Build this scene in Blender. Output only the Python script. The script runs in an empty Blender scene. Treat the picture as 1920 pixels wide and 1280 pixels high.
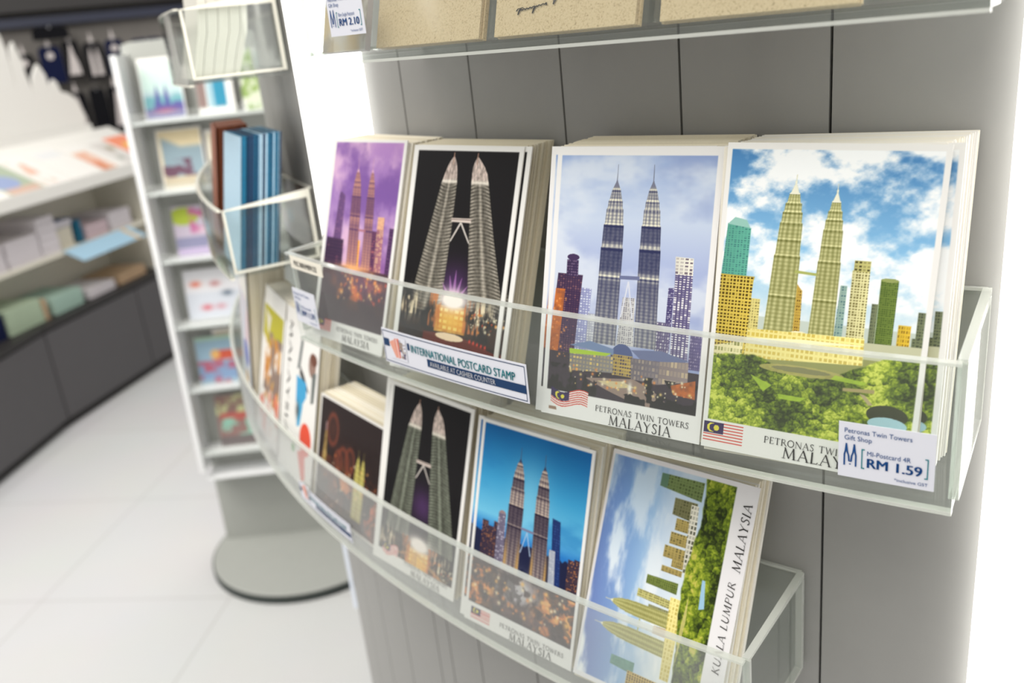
import bpy, bmesh, math, random
import numpy as np
from mathutils import Matrix, Vector

# ------------------------------------------------------------------ camera, light, exposure
SC = bpy.context.scene
COL = SC.collection
YAW, PITCH, ROLL = -.573782, -.343111, -.107351
EYE = Vector((0, 0, 1.42))
_f = Vector((math.sin(YAW) * math.cos(PITCH), math.cos(YAW) * math.cos(PITCH), math.sin(PITCH)))
_r = Vector((math.cos(YAW), -math.sin(YAW), 0))
_u = _r.cross(_f)
_R = _r * math.cos(ROLL) + _u * math.sin(ROLL)
_U = -_r * math.sin(ROLL) + _u * math.cos(ROLL)
cam = bpy.data.cameras.new('camera')
camo = bpy.data.objects.new('camera', cam)
COL.objects.link(camo)
m3 = Matrix((_R, _U, -_f)).transposed()
camo.matrix_world = Matrix.Translation(EYE) @ m3.to_4x4()
cam.sensor_width = 36
cam.lens = 31.31
cam.clip_start = .02
cam.dof.use_dof = True
cam.dof.focus_distance = .48
cam.dof.aperture_fstop = 6.8
SC.camera = camo

vs = SC.view_settings
vs.view_transform = 'Standard'
vs.look = 'None'
vs.gamma = 1
vs.use_curve_mapping = False
vs.exposure = -0.4
SC.cycles.use_denoising = True
SC.cycles.transparent_max_bounces = 32
SC.cycles.max_bounces = 12

W = bpy.data.worlds.new('shop_light')
SC.world = W
W.use_nodes = True
W.node_tree.nodes['Background'].inputs[0].default_value = (1, .985, .95, 1)
W.node_tree.nodes['Background'].inputs[1].default_value = .85


def area(name, loc, size, power, target, color=(1, .97, .92)):
    l = bpy.data.lights.new(name, 'AREA')
    l.shape = 'RECTANGLE'
    l.size, l.size_y = size
    l.energy = power
    l.color = color
    o = bpy.data.objects.new(name, l)
    COL.objects.link(o)
    o.location = loc
    d = Vector(target) - Vector(loc)
    o.rotation_euler = d.to_track_quat('-Z', 'Y').to_euler()
    return o


area('ceiling_and_fill_light', (.25, -.75, 3.0), (1.6, 1.0), 32, (0, .3, 1.1))
area('ceiling_and_fill_light', (-1.5, -.5, 3.0), (1.6, 1.2), 28, (-1.3, .6, .6))
area('ceiling_and_fill_light', (-2.3, .2, 2.8), (1.6, 1.2), 92, (-3.7, 2.2, .6))  # frontal fill, added and tilted in to brighten the counter fronts
area('ceiling_and_fill_light', (-2.6, 3.6, 3.0), (1.4, 1.4), 20, (-3.4, 3.0, .4))

# ------------------------------------------------------------------ materials


def lin(c):
    c = np.asarray(c, float)
    return np.where(c <= .04045, c / 12.92, ((c + .055) / 1.055) ** 2.4)


def rgb(r, g, b):
    return tuple(lin(np.array([r, g, b]) / 255.)) + (1,)


def new_mat(name):
    m = bpy.data.materials.new(name)
    m.use_nodes = True
    return m, m.node_tree.nodes, m.node_tree.links


def mat(name, col, rough=.5, spec=.4, metal=0, noise=.04, nscale=40):
    """plain surface with a little procedural variation of its own"""
    m, N, L = new_mat(name)
    b = N['Principled BSDF']
    b.inputs['Roughness'].default_value = rough
    b.inputs['Specular IOR Level'].default_value = spec
    b.inputs['Metallic'].default_value = metal
    c = np.array(rgb(*col)[:3])
    tc = N.new('ShaderNodeTexCoord')
    nz = N.new('ShaderNodeTexNoise')
    nz.inputs['Scale'].default_value = nscale
    nz.inputs['Detail'].default_value = 4
    mx = N.new('ShaderNodeMix')
    mx.data_type = 'RGBA'
    mx.inputs[6].default_value = tuple(np.clip(c * (1 - noise), 0, 1)) + (1,)
    mx.inputs[7].default_value = tuple(np.clip(c * (1 + noise), 0, 1)) + (1,)
    L.new(tc.outputs['Object'], nz.inputs['Vector'])
    L.new(nz.outputs['Fac'], mx.inputs[0])
    L.new(mx.outputs[2], b.inputs['Base Color'])
    return m


def emit(name, col, strength):
    m, N, L = new_mat(name)
    N.remove(N['Principled BSDF'])
    e = N.new('ShaderNodeEmission')
    e.inputs[0].default_value = col
    e.inputs[1].default_value = strength
    L.new(e.outputs[0], N['Material Output'].inputs[0])
    return m


def acrylic(name, tint=(.965, .98, .972), haze=.02, hcol=(.8, .8, .76), rough=.03):
    """thin clear plastic: see-through, mirror-like at grazing angles, slightly hazy"""
    m, N, L = new_mat(name)
    N.remove(N['Principled BSDF'])
    tr = N.new('ShaderNodeBsdfTransparent')
    tr.inputs[0].default_value = tuple(tint) + (1,)
    gl = N.new('ShaderNodeBsdfGlossy')
    gl.inputs['Roughness'].default_value = rough
    df = N.new('ShaderNodeBsdfDiffuse')
    df.inputs[0].default_value = tuple(hcol) + (1,)
    lw = N.new('ShaderNodeLayerWeight')      # angle to the surface, the same from both sides
    pw = N.new('ShaderNodeMath')
    pw.operation = 'POWER'
    pw.inputs[1].default_value = 4.5
    L.new(lw.outputs['Facing'], pw.inputs[0])
    fr = N.new('ShaderNodeMath')
    fr.operation = 'MULTIPLY_ADD'
    fr.inputs[1].default_value = .8
    fr.inputs[2].default_value = .025
    L.new(pw.outputs[0], fr.inputs[0])
    a = N.new('ShaderNodeMixShader')
    a.inputs[0].default_value = haze
    b = N.new('ShaderNodeMixShader')
    L.new(tr.outputs[0], a.inputs[1])
    L.new(df.outputs[0], a.inputs[2])
    L.new(fr.outputs[0], b.inputs[0])
    L.new(a.outputs[0], b.inputs[1])
    L.new(gl.outputs[0], b.inputs[2])
    L.new(b.outputs[0], N['Material Output'].inputs[0])
    return m


def attr_mat(name, rough=.34, spec=.14):
    m, N, L = new_mat(name)
    b = N['Principled BSDF']
    b.inputs['Roughness'].default_value = rough
    b.inputs['Specular IOR Level'].default_value = spec
    a = N.new('ShaderNodeAttribute')
    a.attribute_name = 'print'
    L.new(a.outputs['Color'], b.inputs['Base Color'])
    return m


def kraft_mat():
    m, N, L = new_mat('kraft_paper')
    b = N['Principled BSDF']
    b.inputs['Roughness'].default_value = .75
    tc = N.new('ShaderNodeTexCoord')
    n1 = N.new('ShaderNodeTexNoise')
    n1.inputs['Scale'].default_value = 900
    n1.inputs['Detail'].default_value = 6
    n1.inputs['Roughness'].default_value = .7
    cr = N.new('ShaderNodeValToRGB')
    e = cr.color_ramp.elements
    e[0].position, e[0].color = .28, rgb(120, 96, 66)
    e[1].position, e[1].color = .52, rgb(214, 192, 156)
    x = e.new(.4)
    x.color = rgb(196, 172, 134)
    L.new(tc.outputs['Object'], n1.inputs['Vector'])
    L.new(n1.outputs['Fac'], cr.inputs[0])
    L.new(cr.outputs[0], b.inputs['Base Color'])
    return m


def floor_mat():
    m, N, L = new_mat('white_floor_tile')
    b = N['Principled BSDF']
    b.inputs['Roughness'].default_value = .32
    b.inputs['Specular IOR Level'].default_value = .35
    tc = N.new('ShaderNodeTexCoord')
    mp = N.new('ShaderNodeMapping')
    mp.inputs['Location'].default_value = (.0035, -.263, 0)
    mp.inputs['Rotation'].default_value = (0, 0, -.431)
    br = N.new('ShaderNodeTexBrick')
    br.offset = 0
    br.inputs['Scale'].default_value = 1
    br.inputs['Brick Width'].default_value = .5725
    br.inputs['Row Height'].default_value = .5725
    br.inputs['Mortar Size'].default_value = .0028
    br.inputs['Color1'].default_value = rgb(210, 210, 211)
    br.inputs['Color2'].default_value = rgb(208, 208, 209)
    br.inputs['Mortar'].default_value = rgb(193, 192, 192)
    nz = N.new('ShaderNodeTexNoise')
    nz.inputs['Scale'].default_value = 3
    nz.inputs['Detail'].default_value = 5
    mx = N.new('ShaderNodeMix')
    mx.data_type = 'RGBA'
    mx.blend_type = 'MULTIPLY'
    mx.inputs[0].default_value = .08
    L.new(tc.outputs['Object'], mp.inputs['Vector'])
    L.new(mp.outputs[0], br.inputs['Vector'])
    L.new(tc.outputs['Object'], nz.inputs['Vector'])
    L.new(br.outputs['Color'], mx.inputs[6])
    L.new(nz.outputs['Color'], mx.inputs[7])
    L.new(mx.outputs[2], b.inputs['Base Color'])
    return m


M = dict(
    panel=mat('grey_laminate', (150, 149, 146), .42, .35, 0, .03, 60),
    groove=mat('dark_groove', (62, 60, 54), .8),
    paper=mat('card_stock', (232, 229, 224), .55, .3, 0, .015, 90),
    edge_a=mat('card_edge_cream', (230, 222, 203), .8, .1, 0, .06, 700),
    edge_b=mat('card_edge_white', (234, 228, 214), .8, .1, 0, .06, 700),
    edge_c=mat('card_edge_tan', (220, 211, 189), .8, .1, 0, .06, 700),
    edge_teal=mat('card_teal', (4, 96, 130), .5, .3, 0, .2, 200),
    edge_navy=mat('card_navy', (6, 50, 84), .5, .3, 0, .2, 200),
    edge_blue=mat('card_pale_blue', (168, 196, 214), .5, .3, 0, .1, 200),
    edge_rust=mat('card_rust', (128, 66, 38), .5, .3, 0, .2, 200),
    sheet=mat('white_sheet', (208, 205, 196), .6, .2, 0, .02),
    acr=acrylic('clear_acrylic', haze=.012),
    acr_mid=acrylic('acrylic_front_clear', haze=.018),
    acr_edge=acrylic('acrylic_cut_edge', (.88, .91, .88), .42, (.86, .86, .82), .15),
    acr_cream=acrylic('acrylic_cut_edge_cream', (.95, .93, .86), .8, (.93, .9, .8), .2),
    acr_lip=acrylic('acrylic_front_glare', haze=.10, hcol=(.85, .84, .82), rough=.06),  # stronger white share puts reflected glare of the lip into its colour
    sleeve=acrylic('clear_film', (.985, .985, .98), .02, (.9, .9, .88), .08),
    glow=emit('backlit_white', (1, .985, .94, 1), 6),
    kraft=kraft_mat(),
    ink=mat('black_ink', (38, 34, 34), .6, .2),
    grey_ink=mat('grey_ink', (70, 66, 66), .6, .2),
    blue_ink=mat('blue_ink', (22, 74, 134), .5, .2),
    teal_ink=mat('teal_ink', (0, 122, 132), .5, .2),
    navy_ink=mat('navy_ink', (26, 58, 98), .5, .2),
    white_ink=mat('white_ink', (232, 232, 236), .5, .2),
    tag=mat('tag_paper', (222, 223, 232), .45, .35, 0, .01),
    print=attr_mat('printed_gloss'),
    printm=attr_mat('printed_matt', .6, .2),
    floor=floor_mat(),
    base_grey=mat('rack_grey', (168, 170, 165), .5, .3, 0, .03, 30),
    base_dark=mat('rack_rim_dark', (58, 64, 62), .5, .3),
    rack_white=mat('rack_white', (238, 239, 240), .4, .4, 0, .02),
    cab_dark=mat('cabinet_charcoal', (84, 82, 84), .55, .3, 0, .05, 20),
    cab_top=mat('cabinet_black', (48, 46, 46), .5, .3),
    cab_beige=mat('shelf_beige', (222, 218, 204), .5, .3, 0, .02),
    cab_white=mat('shelf_white', (232, 230, 225), .45, .3, 0, .02),
    wallback=mat('wall_charcoal', (122, 118, 114), .8, .1, 0, .1, 12),
    rail=mat('rail_slate', (52, 56, 74), .5, .3),
    black=mat('black_fabric', (20, 20, 24), .85, .1, 0, .2, 50),
    navy=mat('navy_fabric', (22, 28, 58), .85, .1, 0, .2, 50),
    silver=mat('silver_motif', (196, 188, 186), .4, .5),
    skin_blue=mat('bright_blue', (0, 66, 190), .5, .3),
    mid_blue=mat('deep_blue_print', (10, 44, 110), .6, .3, 0, .4, 9),
    pale=mat('pale_paper', (214, 208, 212), .6, .2, 0, .03),
    cream=mat('cream_paper', (212, 206, 190), .6, .2, 0, .03),
    pink=mat('pink_paper', (206, 186, 192), .6, .2, 0, .03),
    green=mat('pale_green_paper', (170, 186, 162), .6, .2, 0, .12, 25),
    mint=mat('mint_paper', (164, 190, 178), .6, .2, 0, .1, 25),
    brown=mat('dark_brown_cover', (74, 62, 54), .6, .2, 0, .2),
    tan=mat('tan_cover', (188, 160, 130), .6, .2, 0, .15),
    tealc=mat('teal_cover', (40, 104, 132), .6, .2, 0, .15),
    bluec=mat('blue_cover', (62, 88, 130), .6, .2, 0, .15),
    skytag=mat('sky_blue_label', (168, 204, 226), .5, .3, 0, .02),
    orange=mat('orange_stripe', (222, 190, 140), .5, .3),
    chrome=mat('steel_peg', (160, 160, 165), .3, .5, .9),
)

# ------------------------------------------------------------------ object helpers


def link(o, parent=None):
    COL.objects.link(o)
    if parent is not None:
        o.parent = parent
    return o


def tag(o, label=None, cat=None, group=None, kind=None):
    if label:
        o['label'] = label
    if cat:
        o['category'] = cat
    if group:
        o['group'] = group
    if kind:
        o['kind'] = kind
    return o


def empty(name, loc=(0, 0, 0), rz=0, label=None, cat=None, group=None):
    o = bpy.data.objects.new(name, None)
    o.empty_display_size = .05
    link(o)
    o.location = loc
    o.rotation_euler = (0, 0, rz)
    return tag(o, label, cat, group)


def mesh_obj(name, verts, faces, m, parent=None, mw=None, smooth=False, mats=None, midx=None):
    me = bpy.data.meshes.new(name)
    me.from_pydata([tuple(v) for v in verts], [], faces)
    for mm in (mats or [m]):
        me.materials.append(mm)
    if midx:
        for p, i in zip(me.polygons, midx):
            p.material_index = i
    if smooth:
        for p in me.polygons:
            p.use_smooth = True
    me.update()
    o = link(bpy.data.objects.new(name, me), parent)
    if mw is not None:
        o.matrix_world = mw
    return o


class MB:
    """collects simple solids into one mesh"""

    def __init__(s):
        s.v, s.f, s.i = [], [], []

    def add(s, v, f, mi=0):
        n = len(s.v)
        s.v += [tuple(x) for x in v]
        s.f += [tuple(a + n for a in q) for q in f]
        s.i += [mi] * len(f)
        return s

    def box(s, x0, x1, y0, y1, z0, z1, mi=0):
        v = [(x, y, z) for z in (z0, z1) for y in (y0, y1) for x in (x0, x1)]
        return s.add(v, [(0, 2, 3, 1), (4, 5, 7, 6), (0, 1, 5, 4), (1, 3, 7, 5), (3, 2, 6, 7), (2, 0, 4, 6)], mi)

    def prism(s, pts, y0, y1, mi=0):
        """outline in x,z extruded along y"""
        n = len(pts)
        v = [(x, y0, z) for x, z in pts] + [(x, y1, z) for x, z in pts]
        f = [tuple(range(n))[::1], tuple(range(2 * n - 1, n - 1, -1))]
        f += [(i, i + n, (i + 1) % n + n, (i + 1) % n) for i in range(n)]
        return s.add(v, f, mi)

    def cyl(s, cx, cy, z0, z1, r, n=48, mi=0, r1=None):
        r1 = r if r1 is None else r1
        v = [(cx + r * math.cos(2 * math.pi * k / n), cy + r * math.sin(2 * math.pi * k / n), z0) for k in range(n)]
        v += [(cx + r1 * math.cos(2 * math.pi * k / n), cy + r1 * math.sin(2 * math.pi * k / n), z1) for k in range(n)]
        f = [tuple(range(n - 1, -1, -1)), tuple(range(n, 2 * n))]
        f += [(i, (i + 1) % n, (i + 1) % n + n, i + n) for i in range(n)]
        return s.add(v, f, mi)

    def build(s, name, m, parent=None, mw=None, smooth=False, mats=None, bevel=0):
        o = mesh_obj(name, s.v, s.f, m, parent, None, smooth, mats, s.i if mats else None)
        if mw is not None:
            o.matrix_local = mw
        if bevel:
            b = o.modifiers.new('bevel', 'BEVEL')
            b.width = bevel
            b.segments = 2
            b.limit_method = 'ANGLE'
        return o


# ------------------------------------------------------------------ the round column: polar coordinates
CY, R = 1.78445, 1.292
TH0, DTH = -.08324, .067276


def P(th, r, z):
    return (r * math.sin(th), CY - r * math.cos(th), z)


def arc(mb, t0, t1, r0, r1, z0, z1, mi=0, step=.012):
    n = max(1, int(math.ceil(abs(t1 - t0) / step)))
    v, f = [], []
    for k in range(n + 1):
        t = t0 + (t1 - t0) * k / n
        v += [P(t, r0, z0), P(t, r1, z0), P(t, r1, z1), P(t, r0, z1)]
    for k in range(n):
        a, b = 4 * k, 4 * k + 4
        f += [(a, a + 1, b + 1, b), (a + 1, a + 2, b + 2, b + 1), (a + 2, a + 3, b + 3, b + 2), (a + 3, a, b, b + 3)]
    f += [(0, 3, 2, 1), (4 * n, 4 * n + 1, 4 * n + 2, 4 * n + 3)]
    return mb.add(v, f, mi)


def frame(th, rho, z, tilt=0, spin=0, yaw=0):
    """a card's own axes: x along the shelf, y up the card, z towards the viewer; origin at the middle of its foot"""
    a = th + yaw
    t = Vector((math.cos(a), math.sin(a), 0))
    n = Vector((math.sin(a), -math.cos(a), 0))
    u = Vector((0, 0, 1)) * math.cos(tilt) - n * math.sin(tilt)
    t2 = t * math.cos(spin) + u * math.sin(spin)
    u2 = -t * math.sin(spin) + u * math.cos(spin)
    n2 = t2.cross(u2)
    m = Matrix((t2, u2, n2)).transposed().to_4x4()
    m.translation = Vector(P(th, rho, z))
    return m


# ------------------------------------------------------------------ printing: pictures as coloured point grids
RNG = np.random.RandomState(7)


def C(r, g, b):
    return np.array([r, g, b], float) / 255.


def _vn(x, y, seed):
    r = np.random.RandomState(seed)
    T = r.rand(256, 256)
    xi, yi = np.floor(x).astype(int), np.floor(y).astype(int)
    fx, fy = x - xi, y - yi
    fx, fy = fx * fx * (3 - 2 * fx), fy * fy * (3 - 2 * fy)
    g = lambda i, j: T[(i & 255), (j & 255)]
    return (g(xi, yi) * (1 - fx) + g(xi + 1, yi) * fx) * (1 - fy) + (g(xi, yi + 1) * (1 - fx) + g(xi + 1, yi + 1) * fx) * fy


def fbm(x, y, seed=0, octv=5):
    o, a, t = 0, 1., 0
    for k in range(octv):
        o = o + a * _vn(x * 2 ** k + 17 * k, y * 2 ** k + 5 * k, seed + k)
        t += a
        a *= .55
    return o / t


def worley(x, y, seed=0):
    r = np.random.RandomState(seed)
    T = r.rand(128, 128, 3)
    xi, yi = np.floor(x).astype(int), np.floor(y).astype(int)
    d = np.full(x.shape, 9.)
    idv = np.zeros(x.shape)
    oy = np.zeros(x.shape)
    for i in (-1, 0, 1):
        for j in (-1, 0, 1):
            t = T[(xi + i) & 127, (yi + j) & 127]
            px, py = xi + i + t[..., 0], yi + j + t[..., 1]
            dd = np.hypot(x - px, y - py)
            k = dd < d
            d = np.where(k, dd, d)
            idv = np.where(k, t[..., 2], idv)
            oy = np.where(k, y - py, oy)
    return d, idv, oy


def sm(a, b, x):
    t = np.clip((x - a) / (b - a), 0, 1)
    return t * t * (3 - 2 * t)


class Print:
    def __init__(s, w, h, res, turned=False, bg=(236, 234, 230)):
        s.w, s.h = w, h
        s.nx, s.ny = int(round(w / res)) + 1, int(round(h / res)) + 1
        U, V = np.meshgrid(np.linspace(0, 1, s.nx), np.linspace(0, 1, s.ny))
        if turned:                       # landscape picture standing on its left side
            s.u, s.v, s.pw, s.ph = 1 - V, U, h, w
        else:
            s.u, s.v, s.pw, s.ph = U, V, w, h
        s.px = res / s.pw
        s.c = np.tile(C(*bg), (s.ny, s.nx, 1))

    def put(s, m, col):
        m = np.clip(m, 0, 1)[..., None]
        s.c = s.c * (1 - m) + np.asarray(col) * m

    def rect(s, u0, v0, u1, v1):
        p = s.px
        q = p * s.pw / s.ph
        return np.clip((s.u - u0) / p + .5, 0, 1) * np.clip((u1 - s.u) / p + .5, 0, 1) * np.clip((s.v - v0) / q + .5, 0, 1) * np.clip((v1 - s.v) / q + .5, 0, 1)

    def poly(s, pts):
        x, y = s.u * s.pw, s.v * s.ph
        P_ = [(a * s.pw, b * s.ph) for a, b in pts]
        ar = sum(P_[i][0] * P_[(i + 1) % len(P_)][1] - P_[(i + 1) % len(P_)][0] * P_[i][1] for i in range(len(P_)))
        sg = 1 if ar > 0 else -1
        m = np.ones(x.shape)
        for i in range(len(P_)):
            (ax, ay), (bx, by) = P_[i], P_[(i + 1) % len(P_)]
            L = math.hypot(bx - ax, by - ay) + 1e-9
            d = sg * ((bx - ax) * (y - ay) - (by - ay) * (x - ax)) / L
            m = m * np.clip(d / (s.px * s.pw) + .5, 0, 1)
        return m

    def strip(s, vv, ls, rs):
        """shape between a left and a right edge given at heights vv; returns mask, across -1..1, down 0..1"""
        l = np.interp(s.v, vv, ls)
        r = np.interp(s.v, vv, rs)
        m = np.clip((s.u - l) / s.px + .5, 0, 1) * np.clip((r - s.u) / s.px + .5, 0, 1) * ((s.v >= vv[0]) & (s.v <= vv[-1]))
        a = (s.u - (l + r) / 2) / np.maximum((r - l) / 2, 1e-4)
        return m, np.clip(a, -1, 1), (s.v - vv[0]) / (vv[-1] - vv[0])

    def ell(s, cu, cv, ru, rv, soft=None):
        d = np.hypot((s.u - cu) / ru, (s.v - cv) / rv)
        w = soft or s.px / ru
        return np.clip((1 - d) / w + .5, 0, 1)

    def blob(s, cu, cv, ru, rv):
        return np.exp(-(((s.u - cu) / ru) ** 2 + ((s.v - cv) / rv) ** 2))

    def windows(s, pts, base, win, nx, ny, seed=1, lit=.5):
        m = s.poly(pts)
        us = [p[0] for p in pts]
        vs_ = [p[1] for p in pts]
        a = (s.u - min(us)) / (max(us) - min(us)) * nx
        b = (s.v - min(vs_)) / (max(vs_) - min(vs_)) * ny
        g = (np.abs(a % 1 - .5) < .32) * (np.abs(b % 1 - .5) < .3)
        r = np.random.RandomState(seed).rand(nx + 4, ny + 4)
        k = r[np.clip(a.astype(int), 0, nx + 3), np.clip(b.astype(int), 0, ny + 3)]
        col = np.asarray(base) * (.94 + .1 * (a / nx)[..., None]) * np.ones(s.c.shape)
        wgt = (g * np.where(k < lit, 1, .35))[..., None]
        s.put(m, col * (1 - wgt) + np.asarray(win) * wgt)

    def tower(s, tip, base, w, dark, light, br, prof=None, ribs=9, floors=70, seed=3, spire=None, tiers=()):
        f0 = [0, .085, .10, .139, .19, .20, .236, .245, .321, .332, .447, .46, .62, 1]
        h0 = [.012, .03, .10, .36, .52, .60, .64, .72, .78, .86, .90, .95, .955, 1.0]
        if prof:
            f0, h0 = prof
        f = (s.v - tip[1]) / (base[1] - tip[1])
        uc = tip[0] + (base[0] - tip[0]) * f
        hw = np.maximum(w / 2 * np.interp(f, f0, h0), s.px * .35)
        a = (s.u - uc) / hw
        m = np.clip((hw - np.abs(s.u - uc)) / s.px + .5, 0, 1) * (f >= 0) * (f <= 1)
        ac = np.clip(a, -1, 1)
        rib = .5 + .5 * np.cos(np.arcsin(ac) * ribs)
        flo = .5 + .5 * np.cos(f * floors * 2 * math.pi)
        b = np.interp(f, *br) * (.55 + .45 * rib) * (.72 + .28 * flo) + .12 * (fbm(s.u * 90, s.v * 140, seed, 2) - .5)
        for q in tiers:
            b = b + .3 * np.exp(-((f - q + .007) / .006) ** 2) - .3 * np.exp(-((f - q - .006) / .006) ** 2)
        b = np.clip(b, 0, 1)[..., None]
        col = np.asarray(dark) * (1 - b) + np.asarray(light) * b
        s.put(m, col)
        if spire is not None:
            s.put(m * (f < .12), spire)

    def lights(s, u0, v0, u1, v1, n, cols, rad, seed):
        r = np.random.RandomState(seed)
        for k in range(n):
            cu, cv = u0 + (u1 - u0) * r.rand(), v0 + (v1 - v0) * r.rand()
            q = rad * (.5 + r.rand())
            s.put(s.blob(cu, cv, q, q * s.pw / s.ph) * .9, cols[r.randint(len(cols))])

    def trees(s, m, cols, scale, seed):
        sc = scale
        asp = s.ph / s.pw
        wx = .5 * (fbm(s.u * sc * .9, s.v * sc * asp * .9, seed + 2, 3) - .5)
        wy = .5 * (fbm(s.u * sc * .9 + 9, s.v * sc * asp * .9, seed + 3, 3) - .5)
        d, i, oy = worley(s.u * sc + wx, s.v * sc * asp * 1.2 + wy, seed)
        d2, i2, oy2 = worley(s.u * sc * 2.3 + 2 * wx, s.v * sc * asp * 2.6 + 2 * wy, seed + 7)
        t = fbm(s.u * sc * 5, s.v * sc * 5 * asp, seed + 5, 3)
        b = fbm(s.u * 5, s.v * 7, seed + 9, 4)
        k = np.clip(.4 * i + .22 * i2 + 1.5 * (b - .5) + .6 * (t - .5) - .3 * d - .25 * d2 - .22 * oy + .4, 0, 1) * (len(cols) - 1)
        c = np.stack([np.interp(k, range(len(cols)), [q[j] for q in cols]) for j in range(3)], -1)
        s.put(m, c)

    def flag(s, u0, v0, u1, v1, wave=0, fade=0):
        du, dv = u1 - u0, v1 - v0
        a = (s.u - u0) / du
        b = (s.v - v0) / dv - wave * np.sin(a * 5.5) - wave * .8 * a
        m = ((a > 0) & (a < 1) & (b > 0) & (b < 1)).astype(float)
        st = (np.floor(b * 14) % 2 == 0)
        col = np.where(st[..., None], C(214, 84, 72), C(238, 232, 228))
        can = ((a < .5) & (b < .56))[..., None]
        col = np.where(can, C(52, 38, 84), col)
        d1 = np.hypot((a - .2) * du * s.pw, (b - .28) * dv * s.ph) / (dv * s.ph)
        d2 = np.hypot((a - .235) * du * s.pw, (b - .28) * dv * s.ph) / (dv * s.ph)
        d3 = np.hypot((a - .32) * du * s.pw, (b - .28) * dv * s.ph) / (dv * s.ph)
        yel = (((d1 < .22) & (d2 > .18)) | (d3 < .13))[..., None]
        col = np.where(yel, C(226, 214, 72), col)
        s.put(m * (1 - fade), col)

    def mesh(s, name):
        """grid mesh, foot of the picture at y=0, carrying the print as a colour layer"""
        ny, nx = s.ny, s.nx
        X, Y = np.meshgrid(np.linspace(-s.w / 2, s.w / 2, nx), np.linspace(s.h, 0, ny))
        co = np.stack([X, Y, np.zeros_like(X)], -1).reshape(-1, 3) / 1000.
        idx = np.arange(nx * ny).reshape(ny, nx)
        q = np.stack([idx[1:, :-1], idx[1:, 1:], idx[:-1, 1:], idx[:-1, :-1]], -1).reshape(-1)
        me = bpy.data.meshes.new(name)
        me.vertices.add(nx * ny)
        me.vertices.foreach_set('co', co.astype(np.float32).ravel())
        me.loops.add(len(q))
        me.loops.foreach_set('vertex_index', q.astype(np.int32))
        me.polygons.add(len(q) // 4)
        me.polygons.foreach_set('loop_start', np.arange(0, len(q), 4, dtype=np.int32))
        me.update(calc_edges=True)
        a = me.color_attributes.new('print', 'FLOAT_COLOR', 'POINT')
        rgba = np.ones((nx * ny, 4), np.float32)
        rgba[:, :3] = lin(np.clip(s.c, 0, 1)).reshape(-1, 3)
        a.data.foreach_set('color', rgba.ravel())
        me.materials.append(M['print'])
        return me


def lerp3(t, stops):
    xs = [p for p, _ in stops]
    return np.stack([np.interp(t, xs, [c[j] for _, c in stops]) for j in range(3)], -1)


CW, CH = 104.5, 156.


def day_sky(p, top, mid, low, v0, v1, seed, cloud=.55, su=3.2, white=(246, 248, 248)):
    t = (p.v - v0) / (v1 - v0)
    sky = lerp3(t, [(0, C(*top)), (.55, C(*mid)), (1, C(*low))])
    n = fbm(p.u * su + .25 * p.v, p.v * su * 2.1, seed, 6)
    k = sm(cloud - .11, cloud + .13, n)[..., None]
    return sky * (1 - k) + C(*white) * k


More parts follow.
